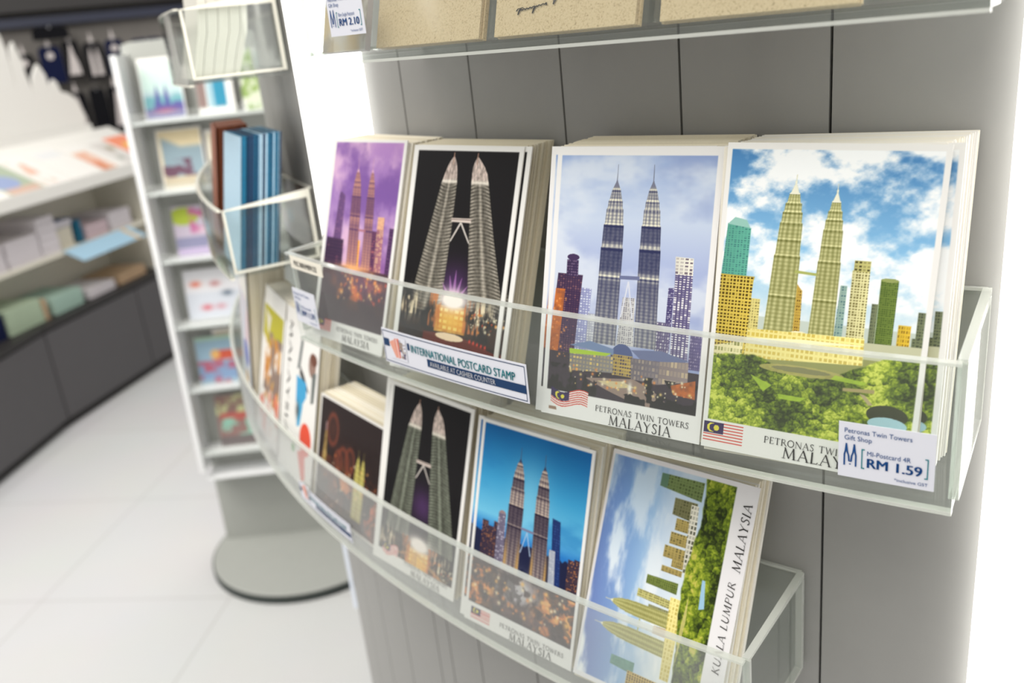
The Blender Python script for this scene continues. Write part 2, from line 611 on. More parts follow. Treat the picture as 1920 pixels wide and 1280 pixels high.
def paint_day(res=.32):
    """daytime skyline over a green park"""
    p = Print(CW, CH, res)
    p.put(p.rect(.024, .02, .976, .905), day_sky(p, (74, 130, 184), (140, 192, 228), (222, 234, 236), .02, .6, 11, .455, 5.2))
    p.put(p.rect(.024, .46, .976, .6) * sm(.44, .6, p.v) * .7, C(222, 232, 236))
    p.put(p.rect(.024, .545, .976, .6), C(196, 206, 196))
    p.windows([(.036, .255), (.154, .268), (.152, .44), (.024, .44)], C(96, 172, 150), C(70, 128, 124), 8, 26, 3, .6)
    p.put(p.poly([(.07, .235), (.13, .243), (.15, .268), (.036, .258)]), C(150, 196, 184))
    p.windows([(.6, .424), (.63, .424), (.63, .6), (.592, .6)], C(150, 176, 164), C(96, 128, 130), 3, 20, 4)
    p.windows([(.157, .49), (.232, .49), (.232, .6), (.157, .6)], C(222, 208, 130), C(150, 140, 84), 6, 12, 5)
    p.windows([(.374, .45), (.428, .45), (.436, .6), (.38, .6)], C(196, 164, 74), C(120, 90, 40), 6, 16, 6)
    p.put(p.poly([(.374, .452), (.4, .43), (.428, .452)]), C(190, 158, 70))
    p.windows([(.545, .53), (.59, .53), (.59, .6), (.545, .6)], C(214, 190, 96), C(150, 120, 60), 4, 6, 7)
    br = ([0, .12, .3, .6, .8, 1], [.8, .82, .72, .66, .68, .74])
    for tip, base, w in (((.35, .095), (.33, .6), .142), ((.542, .119), (.533, .594), .118)):
        p.tower(tip, base, w, C(98, 100, 46), C(244, 240, 184), br, ribs=13, floors=40, spire=C(238, 236, 214), tiers=(.115, .176, .232, .297, .40, .50, .75),
                prof=([0, .035, .045, .06, .11, .115, .17, .176, .225, .232, .29, .297, .40, .49, .5, .75, 1], [.012, .02, .07, .05, .26, .34, .44, .54, .58, .66, .68, .75, .79, .82, .88, .93, 1]))
    p.put(p.poly([(.384, .389), (.488, .394), (.488, .402), (.384, .398)]), C(170, 176, 100))
    p.windows([(.645, .375), (.722, .375), (.727, .6), (.648, .6)], C(226, 220, 164), C(128, 120, 70), 6, 26, 8, .8)
    p.windows([(.65, .345), (.722, .345), (.722, .378), (.65, .378)], C(196, 190, 120), C(90, 84, 50), 4, 3, 9)
    p.windows([(.773, .396), (.849, .396), (.848, .59), (.774, .59)], C(112, 132, 62), C(72, 92, 44), 9, 30, 10, .7)
    p.put(p.ell(.811, .397, .038, .006), C(150, 160, 96))
    for q in ((.745, .47, .772), (.944, .482, .976), (.93, .56, .98)):
        p.windows([(q[0], q[1]), (q[2], q[1]), (q[2], .59), (q[0], .59)], C(120, 128, 96), C(80, 86, 70), 3, 12, 11)
    p.windows([(.868, .525), (.922, .525), (.922, .59), (.868, .59)], C(222, 186, 62), C(150, 116, 40), 5, 5, 12)
    p.windows([(.158, .588), (.73, .578), (.735, .66), (.168, .685)], C(246, 232, 150), C(214, 190, 92), 26, 6, 13, .7)
    p.put(p.poly([(.17, .618), (.45, .603), (.73, .6), (.73, .612), (.45, .618), (.17, .634)]), C(250, 244, 196))
    p.put(p.ell(.43, .6, .06, .022) * p.rect(0, 0, 1, .602), C(240, 232, 190))
    p.put(p.poly([(.72, .59), (.976, .585), (.976, .63), (.72, .655)]), C(196, 196, 164))
    p.windows([(.002, .421), (.19, .423), (.178, .69), (.002, .71)], C(216, 190, 84), C(92, 74, 26), 11, 26, 14, .9)
    p.put(p.poly([(.0, .419), (.195, .421), (.19, .435), (.0, .433)]), C(176, 150, 60))
    p.windows([(.024, .655), (.17, .63), (.165, .685), (.024, .7)], C(236, 226, 176), C(150, 150, 90), 9, 3, 15)
    p.put(p.rect(.024, .64, .976, .8), C(150, 152, 92))
    p.windows([(.158, .588), (.73, .578), (.735, .66), (.168, .685)], C(246, 232, 150), C(214, 190, 92), 26, 6, 13, .7)
    p.put(p.poly([(.17, .618), (.45, .603), (.73, .6), (.73, .612), (.45, .618), (.17, .634)]), C(250, 244, 196))
    p.windows([(.002, .421), (.19, .423), (.178, .69), (.002, .71)], C(216, 190, 84), C(92, 74, 26), 11, 26, 14, .9)
    p.windows([(.024, .655), (.17, .63), (.165, .685), (.024, .7)], C(236, 226, 176), C(150, 150, 90), 9, 3, 15)
    edge = .69 - .018 * np.sin(p.u * 9) + .03 * (fbm(p.u * 12, p.u * 3, 5, 3) - .5) - .055 * sm(.6, .95, p.u) + .012 * p.blob(.45, .7, .2, 9)
    tm = sm(-.004, .004, p.v - edge) * p.rect(.024, .02, .976, .905)
    p.trees(tm, [C(42, 54, 18), C(74, 92, 26), C(112, 134, 34), C(160, 178, 50), C(214, 222, 96)], 30, 21)
    p.put(p.ell(.46, .703, .2, .016) * .85, C(184, 174, 104))
    p.put(p.ell(.46, .701, .14, .009) * .85, C(130, 130, 92))
    for a in (((.22, .735), (.33, .76), (.29, .785)), ((.36, .785), (.5, .785), (.47, .8), (.37, .8)), ((.62, .7), (.76, .71), (.75, .72), (.6, .715))):
        p.put(p.poly(list(a)) * .85, C(176, 206, 62))
    p.put(p.poly([(.66, .735), (.8, .728), (.8, .74), (.66, .745)]), C(176, 160, 110))
    p.put(p.poly([(.735, .745), (.76, .748), (.8, .775), (.78, .778)]), C(186, 170, 130))
    p.put(p.ell(.865, .8, .09, .03), C(62, 66, 44))
    p.put(p.ell(.87, .828, .085, .022), C(172, 208, 220))
    wm = 1 - p.rect(.024, .02, .976, .905)
    p.put(wm, C(236, 234, 230))
    p.flag(.008, .912, .213, .982)
    return p.mesh('printed_face')


def paint_dusk(res=.32):
    """blue-grey dusk skyline with the mall lit up"""
    p = Print(CW, CH, res)
    t = (p.v - .03) / .65
    sky = lerp3(t, [(0, C(150, 172, 214)), (.35, C(196, 208, 228)), (.6, C(168, 180, 216)), (1, C(150, 160, 204))])
    n = sm(.4, .7, fbm(p.u * 2.2, p.v * 6, 31, 5))[..., None]
    sky = sky * (1 - .75 * n) + C(222, 228, 236) * .75 * n
    n2 = sm(.5, .72, fbm(p.u * 2.6 + 3, p.v * 5, 44, 5))[..., None]
    sky = sky * (1 - .5 * n2) + C(140, 156, 200) * .5 * n2
    p.put(p.rect(.03, .03, .967, .905), sky)
    p.windows([(.178, .507), (.284, .51), (.272, .75), (.178, .75)], C(140, 144, 186), C(206, 210, 226), 6, 26, 2, .5)
    p.windows([(.27, .6), (.33, .6), (.33, .75), (.27, .75)], C(170, 172, 186), C(210, 212, 214), 4, 16, 3)
    p.windows([(.055, .462), (.221, .463), (.19, .79), (.02, .78)], C(62, 46, 76), C(120, 84, 96), 12, 40, 4, .3)
    p.put(p.poly([(.045, .52), (.11, .52), (.085, .78), (.02, .78)]) * (.5 + .5 * fbm(p.u * 30, p.v * 60, 8, 2)), C(216, 120, 52))
    p.windows([(.11, .41), (.187, .41), (.189, .47), (.111, .47)], C(58, 44, 78), C(110, 90, 120), 6, 6, 5)
    p.put(p.ell(.15, .4, .04, .012), C(70, 52, 88))
    p.windows([(.753, .479), (.786, .477), (.786, .7), (.75, .7)], C(70, 62, 110), C(180, 176, 200), 4, 30, 6, .4)
    p.windows([(.7, .6), (.78, .6), (.78, .74), (.7, .74)], C(92, 84, 120), C(190, 186, 196), 6, 12, 16, .4)
    p.windows([(.9, .62), (.967, .62), (.967, .75), (.9, .75)], C(92, 84, 128), C(150, 140, 170), 6, 12, 17, .3)
    p.windows([(.785, .41), (.885, .41), (.894, .76), (.795, .76)], C(96, 88, 128), C(226, 222, 226), 5, 44, 7, .6)
    p.windows([(.779, .37), (.882, .372), (.885, .43), (.785, .43)], C(232, 228, 214), C(120, 108, 120), 4, 5, 8, .4)
    p.windows([(.485, .528), (.559, .527), (.571, .7), (.464, .7)], C(206, 204, 202), C(120, 118, 130), 8, 26, 9, .7)
    br = ([0, .1, .14, .18, .2, .235, .25, .3, .325, .335, .42, .44, .45, .46, .58, .605, .63, .65, .8, 1],
          [.4, .5, .85, .7, .95, .75, .9, .95, 1, .25, .3, .85, .85, .2, .25, .8, .8, .38, .55, .72])
    for tip, base, w in (((.398, .062), (.388, .705), .146), ((.615, .062), (.639, .7), .134)):
        p.tower(tip, base, w, C(46, 50, 86), C(232, 228, 206), br, ribs=13, floors=52, spire=C(120, 122, 140), tiers=(.139, .2, .245, .332, .46, .62))
    p.put(p.poly([(.455, .452), (.578, .449), (.578, .462), (.455, .465)]), C(110, 116, 150))
    for a, b in (((.512, .47), (.48, .6)), ((.512, .47), (.55, .6))):
        p.put(p.poly([(a[0] - .004, a[1]), (a[0] + .004, a[1]), (b[0] + .004, b[1]), (b[0] - .004, b[1])]), C(214, 216, 226))
    p.put(p.poly([(.03, .755), (.967, .76), (.967, .91), (.03, .91)]), C(66, 58, 66))
    p.put(p.ell(.505, .745, .07, .05), C(84, 96, 140))
    p.windows([(.434, .735), (.572, .735), (.571, .81), (.452, .81)], C(196, 168, 92), C(96, 84, 88), 9, 6, 11, .5)
    p.put(p.poly([(.165, .725), (.3, .70), (.453, .718), (.453, .74)]), C(120, 140, 176))
    p.put(p.poly([(.165, .738), (.44, .735), (.4, .75), (.168, .757)]), C(174, 204, 62))
    p.windows([(.168, .757), (.453, .745), (.456, .805), (.175, .82)], C(136, 132, 132), C(216, 190, 120), 13, 5, 12, .3)
    p.put(p.poly([(.559, .712), (.74, .7), (.902, .722), (.86, .735), (.62, .74)]), C(112, 120, 156))
    p.windows([(.562, .74), (.735, .738), (.735, .82), (.572, .815)], C(122, 114, 122), C(164, 150, 140), 8, 4, 13, .3)
    p.windows([(.735, .738), (.902, .726), (.906, .795), (.735, .82)], C(148, 134, 134), C(196, 176, 150), 8, 3, 14, .3)
    p.put(p.poly([(.28, .838), (.587, .815), (.7, .84), (.84, .9), (.646, .91), (.42, .87)]), C(150, 130, 120))
    p.put(p.poly([(.36, .842), (.52, .83), (.6, .845), (.46, .86)]), C(206, 190, 150))
    p.put(p.blob(.57, .85, .012, .02), C(240, 236, 226))
    tr = sm(.5, .56, fbm(p.u * 16, p.v * 20, 51, 4) + .25 * sm(.84, .9, p.v) - .3 * p.blob(.55, .86, .2, .04))
    p.put(tr * p.rect(.03, .8, .967, .905), C(46, 44, 44))
    p.put(p.poly([(.81, .815), (.95, .785), (.955, .85), (.83, .845)]) * (.4 + .6 * fbm(p.u * 40, p.v * 60, 6, 3)), C(224, 120, 56))
    p.lights(.17, .8, .95, .87, 70, [C(244, 214, 140), C(250, 236, 200), C(236, 150, 80)], .006, 4)
    p.lights(.04, .55, .14, .78, 30, [C(240, 160, 90)], .005, 5)
    p.put(1 - p.rect(.03, .03, .967, .905), C(236, 234, 232))
    p.flag(.06, .892, .31, .952, .22)
    p.put(p.poly([(.05, .968), (.1, .968), (.105, .98), (.05, .98)]), C(150, 120, 100))
    return p.mesh('printed_face')


def night_tower(p, vv, ls, rs, side, warm, seed, crown=.2):
    m, a, t = p.strip(vv, ls, rs)
    ring = .5 + .5 * np.cos((t * 46 - .8 * (1 - a * a) * side) * 2 * math.pi)
    rib = .5 + .5 * np.cos(np.arcsin(a) * 12)
    edge = np.exp(-((np.abs(a) - .8) / .25) ** 2)
    sh = .30 + .35 * ring * (.35 + .65 * edge) + .25 * rib * np.exp(-(a / .35) ** 2) + .2 * (fbm(p.u * 60, p.v * 90, seed, 3) - .5)
    cr = 1 - sm(crown - .03, crown + .03, t)
    tex = fbm(p.u * 70, p.v * 60, seed + 3, 3)
    sh = sh * (1 - cr) + cr * (.45 + .9 * tex * (.6 + .4 * rib))
    sh = np.clip(sh, 0, 1)[..., None]
    wc = C(*warm) * (1 - cr[..., None]) + C(226, 206, 196) * cr[..., None]
    sh = np.clip((sh - .12) * 1.22, 0, 1)
    p.put(m, C(26, 24, 20) * (1 - sh) + wc * sh)
    p.put(m * np.exp(-((t - crown) / .012) ** 2) * .8, C(248, 240, 226))


def paint_night(warm=(244, 234, 216), res=.36, low=True, fade=False):
    """both towers seen from the ground at night"""
    p = Print(CW, CH, res)
    b = .905 if not fade else .935
    p.put(p.rect(.045, .022, .965, b), C(24, 22, 24))
    p.put(p.blob(.54, .6, .16, .1) * .6, C(104, 62, 128))
    if not fade:
        vv1, l1, r1 = [.045, .07, .09, .115, .165, .38, .62, .72], [.397, .365, .348, .332, .305, .235, .155, .12], [.401, .425, .436, .444, .452, .452, .44, .44]
        vv2, l2, r2 = [.045, .07, .09, .115, .165, .38, .62, .72], [.612, .592, .582, .58, .584, .62, .67, .69], [.617, .66, .69, .716, .742, .84, .965, .965]
    else:
        vv1, l1, r1 = [.066, .09, .11, .14, .205, .4, .7, .8], [.379, .35, .33, .31, .272, .215, .135, .11], [.383, .405, .415, .424, .43, .42, .41, .4]
        vv2, l2, r2 = [.064, .09, .11, .14, .205, .4, .7, .8], [.602, .58, .572, .566, .565, .585, .63, .645], [.606, .645, .67, .69, .72, .8, .92, .945]
    cr = .16 if not fade else .18
    night_tower(p, vv1, l1, r1, 1, warm, 61, cr)
    night_tower(p, vv2, l2, r2, -1, warm, 62, cr)
    for cu, v0 in ((.399 if not fade else .381, .03), (.6145 if not fade else .604, .03)):
        p.put(p.rect(cu - .003, v0 + (0 if not fade else .02), cu + .003, v0 + .05), C(190, 150, 130))
    bv = .308 if not fade else .366
    bl, brr = (.442, .622) if not fade else (.412, .588)
    p.put(p.poly([(bl, bv), (brr, bv - .004), (brr, bv + .014), (bl, bv + .016)]), C(214, 200, 190))
    p.put(p.poly([(bl, bv + .004), (brr, bv), (brr, bv + .004), (bl, bv + .008)]), C(120, 104, 100))
    mid = (bl + brr) / 2
    for x in (bl + .01, brr + .004):
        p.put(p.poly([(mid - .008, bv + .016), (mid + .008, bv + .016), (x + .006, bv + .1), (x - .006, bv + .1)]), C(206, 198, 190))
    if low:
        yb = .645 if not fade else .8
        if not fade:
            for k in (-.1, -.045, .0, .05, .1):
                p.put(p.poly([(.545 + k * .4 - .02, yb), (.545 + k * .4 + .02, yb), (.545 + k * 1.2 + .001, yb - .12 + abs(k) * .6), (.545 + k * 1.2 - .001, yb - .12 + abs(k) * .6)]) * .6, C(196, 130, 206))
        p.put(p.rect(.05, yb + .03, .965, b) * sm(.3, .8, fbm(p.u * 14, p.v * 22, 71, 4)) * .9, C(58, 34, 20))
        gq = fbm(p.u * 26, p.v * 34, 77, 3)[..., None]
        p.put(p.poly([(.395, yb + .04), (.675, yb + .035), (.685, yb + .15), (.4, yb + .155)]) * .95, C(150, 74, 22) * (1 - gq) + C(255, 206, 96) * gq)
        p.windows([(.42, yb + .05), (.665, yb + .045), (.67, yb + .14), (.42, yb + .145)], C(222, 140, 46), C(252, 222, 130), 5, 4, 22, .7)
        p.put(p.blob(.54, yb + .1, .13, .05) * .7, C(252, 206, 90))
        p.put(p.blob(.545, yb + .012, .13, .042) * 1.5, C(255, 244, 236))
        p.put(p.rect(.33, yb - .01, .44, yb + .14) * sm(.4, .6, fbm(p.u * 50, p.v * 14, 78, 3)) * .8, C(206, 120, 60))
        p.put(p.rect(.66, yb, .8, yb + .14) * sm(.42, .62, fbm(p.u * 50, p.v * 14, 79, 3)) * .8, C(206, 110, 56))
        for cu in (.14, .82):
            s_ = sm(.42, .7, fbm(p.u * 60, p.v * 18, 81, 3)) * p.blob(cu, yb + .06, .1, .055)
            p.put(s_ * 1.7, C(236, 218, 184))
        for cu, cv in ((.33, yb + .08), (.74, yb + .07), (.86, yb + .08), (.93, yb + .06), (.12, yb + .02)):
            p.put(p.blob(cu, cv, .05, .035) * sm(.38, .6, fbm(p.u * 40, p.v * 40, 91, 3)) * 1.2, C(16, 14, 14))
        p.lights(.7, yb + .05, .96, yb + .13, 26, [C(250, 240, 206), C(240, 150, 60), C(214, 80, 40)], .008, 12)
        p.put(p.poly([(.3, yb + .165), (.62, yb + .155), (.965, yb + .2), (.965, b), (.3, b)]) * .75, C(120, 34, 22))
        p.put(p.ell(.55, yb + .17, .13, .016), C(252, 226, 190))
        p.put(p.rect(.045, yb + .1, .28, b) * .5, C(44, 42, 42))
        for k in range(5):
            p.put(p.blob(.74 + k * .035, yb + .17 + k * .003, .01, .008), C(236, 66, 40))
        if fade:
            for k in (-1, 0, 1):
                p.put(p.poly([(.5, yb + .06), (.54, yb + .06), (.54 + k * .34, b), (.46 + k * .34, b)]) * .6, C(206, 156, 90))
    p.put(1 - p.rect(.045, .022, .965, b), C(236, 234, 230))
    if fade:
        p.flag(.1, .885, .3, .945, .2)
    return p.mesh('printed_face')


def paint_purple(res=.5):
    """purple dusk sky over a glowing city"""
    p = Print(CW, CH, res)
    t = (p.v - .02) / .6
    sky = lerp3(t, [(0, C(176, 132, 190)), (.4, C(150, 112, 178)), (.7, C(186, 150, 196)), (1, C(150, 100, 160))])
    k = sm(.42, .66, fbm(p.u * 2.6, p.v * 4.2, 101, 5))[..., None]
    sky = sky * (1 - k) + C(214, 176, 206) * k
    k = sm(.5, .7, fbm(p.u * 2.4 + 4, p.v * 4, 111, 5))[..., None]
    sky = sky * (1 - .7 * k) + C(112, 74, 148) * .7 * k
    p.put(p.rect(.05, .012, .967, .905), sky)
    p.windows([(.18, .27), (.2, .255), (.267, .275), (.272, .52), (.15, .52)], C(96, 66, 116), C(150, 104, 140), 5, 30, 2, .2)
    p.windows([(.06, .49), (.311, .492), (.325, .66), (.046, .66)], C(52, 34, 66), C(110, 66, 90), 8, 10, 3, .2)
    p.windows([(.69, .43), (.76, .43), (.77, .64), (.69, .64)], C(78, 44, 86), C(190, 110, 110), 5, 16, 4, .3)
    p.windows([(.747, .365), (.833, .361), (.854, .64), (.765, .64)], C(150, 92, 116), C(236, 190, 150), 5, 28, 5, .5)
    p.put(p.rect(.747, .36, .83, .42) * .7, C(240, 190, 140))
    p.windows([(.91, .406), (.968, .406), (.968, .64), (.91, .64)], C(72, 42, 86), C(120, 80, 120), 4, 14, 6, .2)
    p.windows([(.487, .482), (.541, .484), (.558, .64), (.491, .64)], C(240, 150, 50), C(252, 206, 90), 4, 12, 7, .6)
    br = ([0, .15, .3, .33, .5, .53, .62, .64, 1], [.7, .75, .7, .3, .3, .8, .3, .5, .95])
    for tip, base, w in (((.402, .09), (.462, .64), .15), ((.6, .09), (.655, .64), .12)):
        p.tower(tip, base, w, C(84, 52, 96), C(240, 176, 136), br, ribs=9, floors=40, spire=C(216, 170, 190), tiers=(.2, .245, .332, .5, .62))
    p.put(p.poly([(.5, .43), (.6, .43), (.6, .44), (.5, .44)]), C(170, 110, 120))
    p.put(p.rect(.05, .62, .967, .905), C(74, 56, 66))
    fl = sm(.45, .75, fbm(p.u * 9, p.v * 16, 121, 4)) * p.blob(.62, .72, .3, .07)
    p.put(fl * 1.3, C(232, 128, 66))
    p.put(p.blob(.5, .625, .2, .02), C(255, 190, 120))
    p.put(p.blob(.66, .69, .25, .06) * .45, C(150, 70, 120))
    p.put(p.rect(.05, .78, .967, .905) * .55, C(66, 58, 62))
    p.lights(.3, .64, .95, .78, 60, [C(250, 160, 80), C(255, 214, 140), C(214, 90, 70)], .012, 14)
    p.put(1 - p.rect(.05, .012, .967, .905), C(234, 232, 228))
    p.flag(.06, .905, .27, .97)
    return p.mesh('printed_face')


def paint_blue(res=.36):
    """deep blue evening sky, city lights at the foot"""
    p = Print(CW, CH, res)
    t = (p.v - .016) / .5
    sky = lerp3(t, [(0, C(14, 98, 162)), (.5, C(60, 156, 206)), (.85, C(110, 190, 224)), (1, C(40, 120, 196))])
    k = sm(.45, .8, fbm(p.u * 2 + p.v, p.v * 7, 131, 5))[..., None]
    sky = sky * (1 - .5 * k) + C(20, 104, 176) * .5 * k
    p.put(p.rect(.026, .016, .977, .905), sky)
    p.put(p.blob(.5, .3, .16, .16) * .5, C(150, 212, 232))
    hz = .53 - .03 * (fbm(p.u * 30, p.u * 2, 7, 2) - .5)
    p.put(sm(-.004, .006, p.v - hz) * p.rect(.026, .4, .977, .905), C(30, 34, 66))
    for k, (a, b, c) in enumerate(((.09, .48, .15), (.15, .5, .2), (.88, .51, .93), (.93, .5, .977), (.2, .47, .235))):
        p.windows([(a, b), (c, b), (c, .7), (a, .7)], C(36, 34, 62), C(196, 130, 80), 5, 24, 140 + k, .25)
    p.put(p.ell(.27, .425, .034, .02), C(150, 128, 130))
    p.windows([(.236, .422), (.304, .418), (.317, .7), (.232, .7)], C(96, 88, 112), C(190, 184, 200), 4, 26, 146, .4)
    p.windows([(.714, .355), (.785, .36), (.842, .72), (.764, .72)], C(28, 48, 104), C(44, 70, 130), 6, 30, 147, .4)
    p.windows([(.715, .5), (.765, .5), (.785, .66), (.73, .66)], C(164, 170, 186), C(210, 212, 214), 6, 18, 148, .4)
    br = ([0, .12, .2, .235, .245, .33, .35, .45, .46, .6, .62, .8, 1], [.7, .85, .8, .95, .35, .45, .8, .85, .25, .3, .3, .55, .75])
    for tip, base, w in (((.387, .084), (.388, .69), .145), ((.604, .084), (.64, .69), .135)):
        p.tower(tip, base, w, C(40, 32, 52), C(232, 212, 190), br, ribs=11, floors=44, spire=C(60, 66, 96), tiers=(.139, .2, .245, .332, .46, .62))
    for cu in (.33, .445, .575, .70):
        p.put(p.blob(cu, .64, .014, .09) * .6, C(236, 178, 80))
    p.put(p.poly([(.45, .45), (.567, .452), (.567, .463), (.45, .461)]), C(120, 120, 150))
    for x in (.462, .555):
        p.put(p.poly([(.505, .465), (.511, .465), (x + .004, .57), (x - .004, .57)]), C(176, 196, 220))
    p.put(p.rect(.026, .68, .977, .905), C(64, 50, 52))
    n = fbm(p.u * 16, p.v * 26, 151, 4)
    p.put(sm(.4, .62, n) * p.rect(.026, .69, .977, .9) * sm(.1, .3, np.abs(p.u - .45)), C(206, 120, 58))
    p.put(sm(.56, .72, n) * p.rect(.026, .69, .977, .9) * sm(.1, .3, np.abs(p.u - .45)), C(236, 172, 92))
    p.put(np.clip(sm(.4, .6, fbm(p.u * 18, p.v * 24, 152, 3)) * p.blob(.46, .75, .17, .07) * 1.4, 0, .9), C(200, 196, 200))
    p.put(p.blob(.5, .86, .3, .03) * .6, C(120, 84, 84))
    p.put(sm(.52, .58, fbm(p.u * 12, p.v * 18, 153, 3)) * p.rect(.03, .7, .977, .905) * .6, C(40, 32, 34))
    p.lights(.05, .7, .95, .88, 60, [C(250, 190, 90), C(240, 150, 70), C(246, 230, 190)], .012, 16)
    p.put(1 - p.rect(.026, .016, .977, .905), C(236, 234, 231))
    p.flag(.062, .925, .25, .985)
    return p.mesh('printed_face')


def paint_park_landscape(res=.36):
    """landscape picture standing on end: sky to the left, park to the right"""
    p = Print(CW, CH, res, turned=True)
    u0, u1, v0, v1 = .02, .98, .017, .862
    sky = day_sky(p, (112, 132, 190), (146, 182, 222), (232, 238, 240), .02, .6, 161, .56, 3.4)
    k = sm(.2, .9, p.u)[..., None]
    sky = sky * (1 - .35 * k) + C(96, 150, 206) * .35 * k
    sky = sky * (1 - .6 * p.blob(.6, .5, .5, .15)[..., None]) + C(232, 236, 240) * .6 * p.blob(.6, .5, .5, .15)[..., None]
    p.put(p.rect(u0, v0, u1, v1), sky)
    p.windows([(.9, .37), (.955, .37), (.96, .66), (.88, .66)], C(120, 138, 84), C(86, 100, 60), 6, 14, 1)
    p.put(p.rect(.9, .37, .955, .42), C(96, 128, 104))
    p.windows([(.8, .486), (.87, .486), (.87, .64), (.79, .64)], C(124, 122, 84), C(90, 90, 60), 6, 8, 2)
    for k, (a, b, c) in enumerate(((.68, .5, .73), (.62, .475, .67), (.56, .48, .585), (.74, .52, .79), (.59, .54, .62))):
        p.windows([(a, b), (c, b), (c, .62), (a, .62)], C(176, 156, 92), C(110, 100, 60), 5, 6, 3 + k)
    p.windows([(.49, .395), (.527, .395), (.532, .61), (.485, .61)], C(120, 134, 66), C(84, 96, 46), 5, 16, 9, .7)
    p.windows([(.425, .35), (.458, .35), (.453, .6), (.418, .6)], C(206, 200, 130), C(110, 104, 56), 4, 22, 10, .8)
    p.windows([(.385, .44), (.41, .44), (.41, .6), (.385, .6)], C(150, 150, 110), C(110, 110, 80), 3, 12, 11)
    p.windows([(.3, .5), (.33, .5), (.335, .6), (.3, .6)], C(206, 160, 66), C(130, 96, 40), 4, 6, 12)
    br = ([0, .12, .3, .6, 1], [.8, .82, .7, .66, .74])
    for tip, base, w in (((.368, .135), (.368, .6), .064), ((.257, .088), (.25, .61), .068)):
        p.tower(tip, base, w, C(112, 110, 52), C(238, 232, 166), br, ribs=9, floors=36, spire=C(236, 232, 200))
    p.put(p.poly([(.284, .395), (.336, .395), (.336, .403), (.284, .403)]), C(180, 180, 110))
    p.windows([(.108, .25), (.148, .25), (.15, .42), (.1, .42)], C(110, 156, 140), C(84, 124, 116), 6, 16, 13)
    p.windows([(.02, .38), (.11, .38), (.11, .66), (.02, .66)], C(196, 166, 82), C(96, 76, 34), 8, 16, 14, .9)
    p.windows([(.13, .6), (.47, .575), (.47, .66), (.13, .66)], C(240, 226, 150), C(206, 186, 96), 20, 4, 15, .6)
    p.windows([(.58, .62), (.86, .6), (.86, .65), (.58, .68)], C(226, 222, 206), C(96, 96, 80), 14, 4, 16, .6)
    edge = .66 + .03 * (fbm(p.u * 14, p.u * 3, 5, 3) - .5) + .02 * np.sin(p.u * 9)
    tm = sm(-.006, .006, p.v - edge) * p.rect(u0, v0, u1, v1)
    p.trees(tm, [C(40, 50, 20), C(76, 92, 28), C(112, 132, 36), C(158, 172, 52), C(200, 190, 90)], 30, 171)
    p.put(p.poly([(.46, .765), (.58, .755), (.58, .775), (.47, .8)]), C(160, 198, 226))
    p.put(p.poly([(.2, .68), (.36, .672), (.5, .69), (.4, .7)]) * .8, C(214, 200, 130))
    p.put(1 - p.rect(u0, v0, u1, v1), C(236, 233, 235))
    return p.mesh('printed_face')


def paint_fireworks(res=.6):
    """landscape night city with fireworks"""
    p = Print(132., 110., res)
    p.put(p.rect(.02, .02, .98, .98), C(38, 26, 26))
    p.put(p.rect(.02, .5, .98, .98) * sm(.4, .7, fbm(p.u * 8, p.v * 6, 181, 4)) * .8, C(92, 44, 26))
    for cu, cv, r in ((.22, .26, .09), (.4, .5, .09), (.33, .5, .06), (.5, .44, .07)):
        d = np.hypot((p.u - cu) / r, (p.v - cv) / (r * 1.7))
        p.put(np.exp(-((d - .85) / .16) ** 2) * .7 + np.exp(-(d / .8) ** 2) * .35, C(126, 62, 44))
    p.windows([(.11, .3), (.13, .3), (.15, .6), (.09, .6)], C(140, 112, 60), C(206, 176, 110), 2, 14, 3)
    p.put(p.rect(.115, .22, .125, .3), C(196, 160, 160))
    p.put(sm(.48, .7, fbm(p.u * 16, p.v * 14, 184, 3)) * p.blob(.45, .7, .14, .12), C(226, 138, 66))
    for cu in (.62, .69):
        p.tower((cu, .3), (cu - .015, .9), .075, C(120, 106, 32), C(240, 232, 150), ([0, .3, .6, 1], [.7, .8, .9, .7]), ribs=5, floors=14)
    p.put(sm(.45, .65, fbm(p.u * 20, p.v * 14, 186, 3)) * p.blob(.82, .75, .1, .18), C(220, 106, 56))
    p.lights(.05, .45, .95, .95, 50, [C(250, 190, 110), C(220, 120, 60), C(236, 220, 180)], .008, 18)
    p.put(1 - p.rect(.012, .015, .988, .985), C(232, 228, 222))
    return p.mesh('printed_face')


def paint_dancer(res=.7):
    """white card: figure in blue with a red wing shape"""
    p = Print(CW, CH, res)
    p.put(p.poly([(.5, .03), (.56, .06), (.5, .24), (.42, .26)]), C(110, 116, 116))
    p.put(p.poly([(.5, .2), (.62, .27), (.78, .33), (.76, .37), (.5, .28)]), C(34, 32, 36))
    p.put(p.ell(.83, .17, .1, .08), C(150, 120, 108))
    p.put(p.ell(.86, .13, .09, .04), C(110, 66, 50))
    p.put(p.poly([(.84, .22), (.95, .2), (.92, .4), (.84, .42)]), C(104, 110, 108))
    p.put(p.poly([(.42, .3), (.7, .31), (.72, .4), (.58, .5), (.44, .48)]), C(62, 160, 208))
    p.put(p.poly([(.47, .46), (.64, .47), (.58, .62), (.5, .64)]), C(70, 168, 212))
    p.put(p.blob(.5, .53, .05, .05), C(66, 76, 80))
    p.put(p.ell(.76, .68, .16, .11) * sm(-.02, .02, p.u - .58 - .2 * (p.v - .6)), C(224, 78, 52))
    p.put(p.poly([(.56, .8), (.76, .75), (.82, .94), (.72, .97)]), C(222, 82, 58))
    p.put(p.ell(.44, .8, .05, .03), C(92, 160, 84))
    return p.mesh('printed_face')


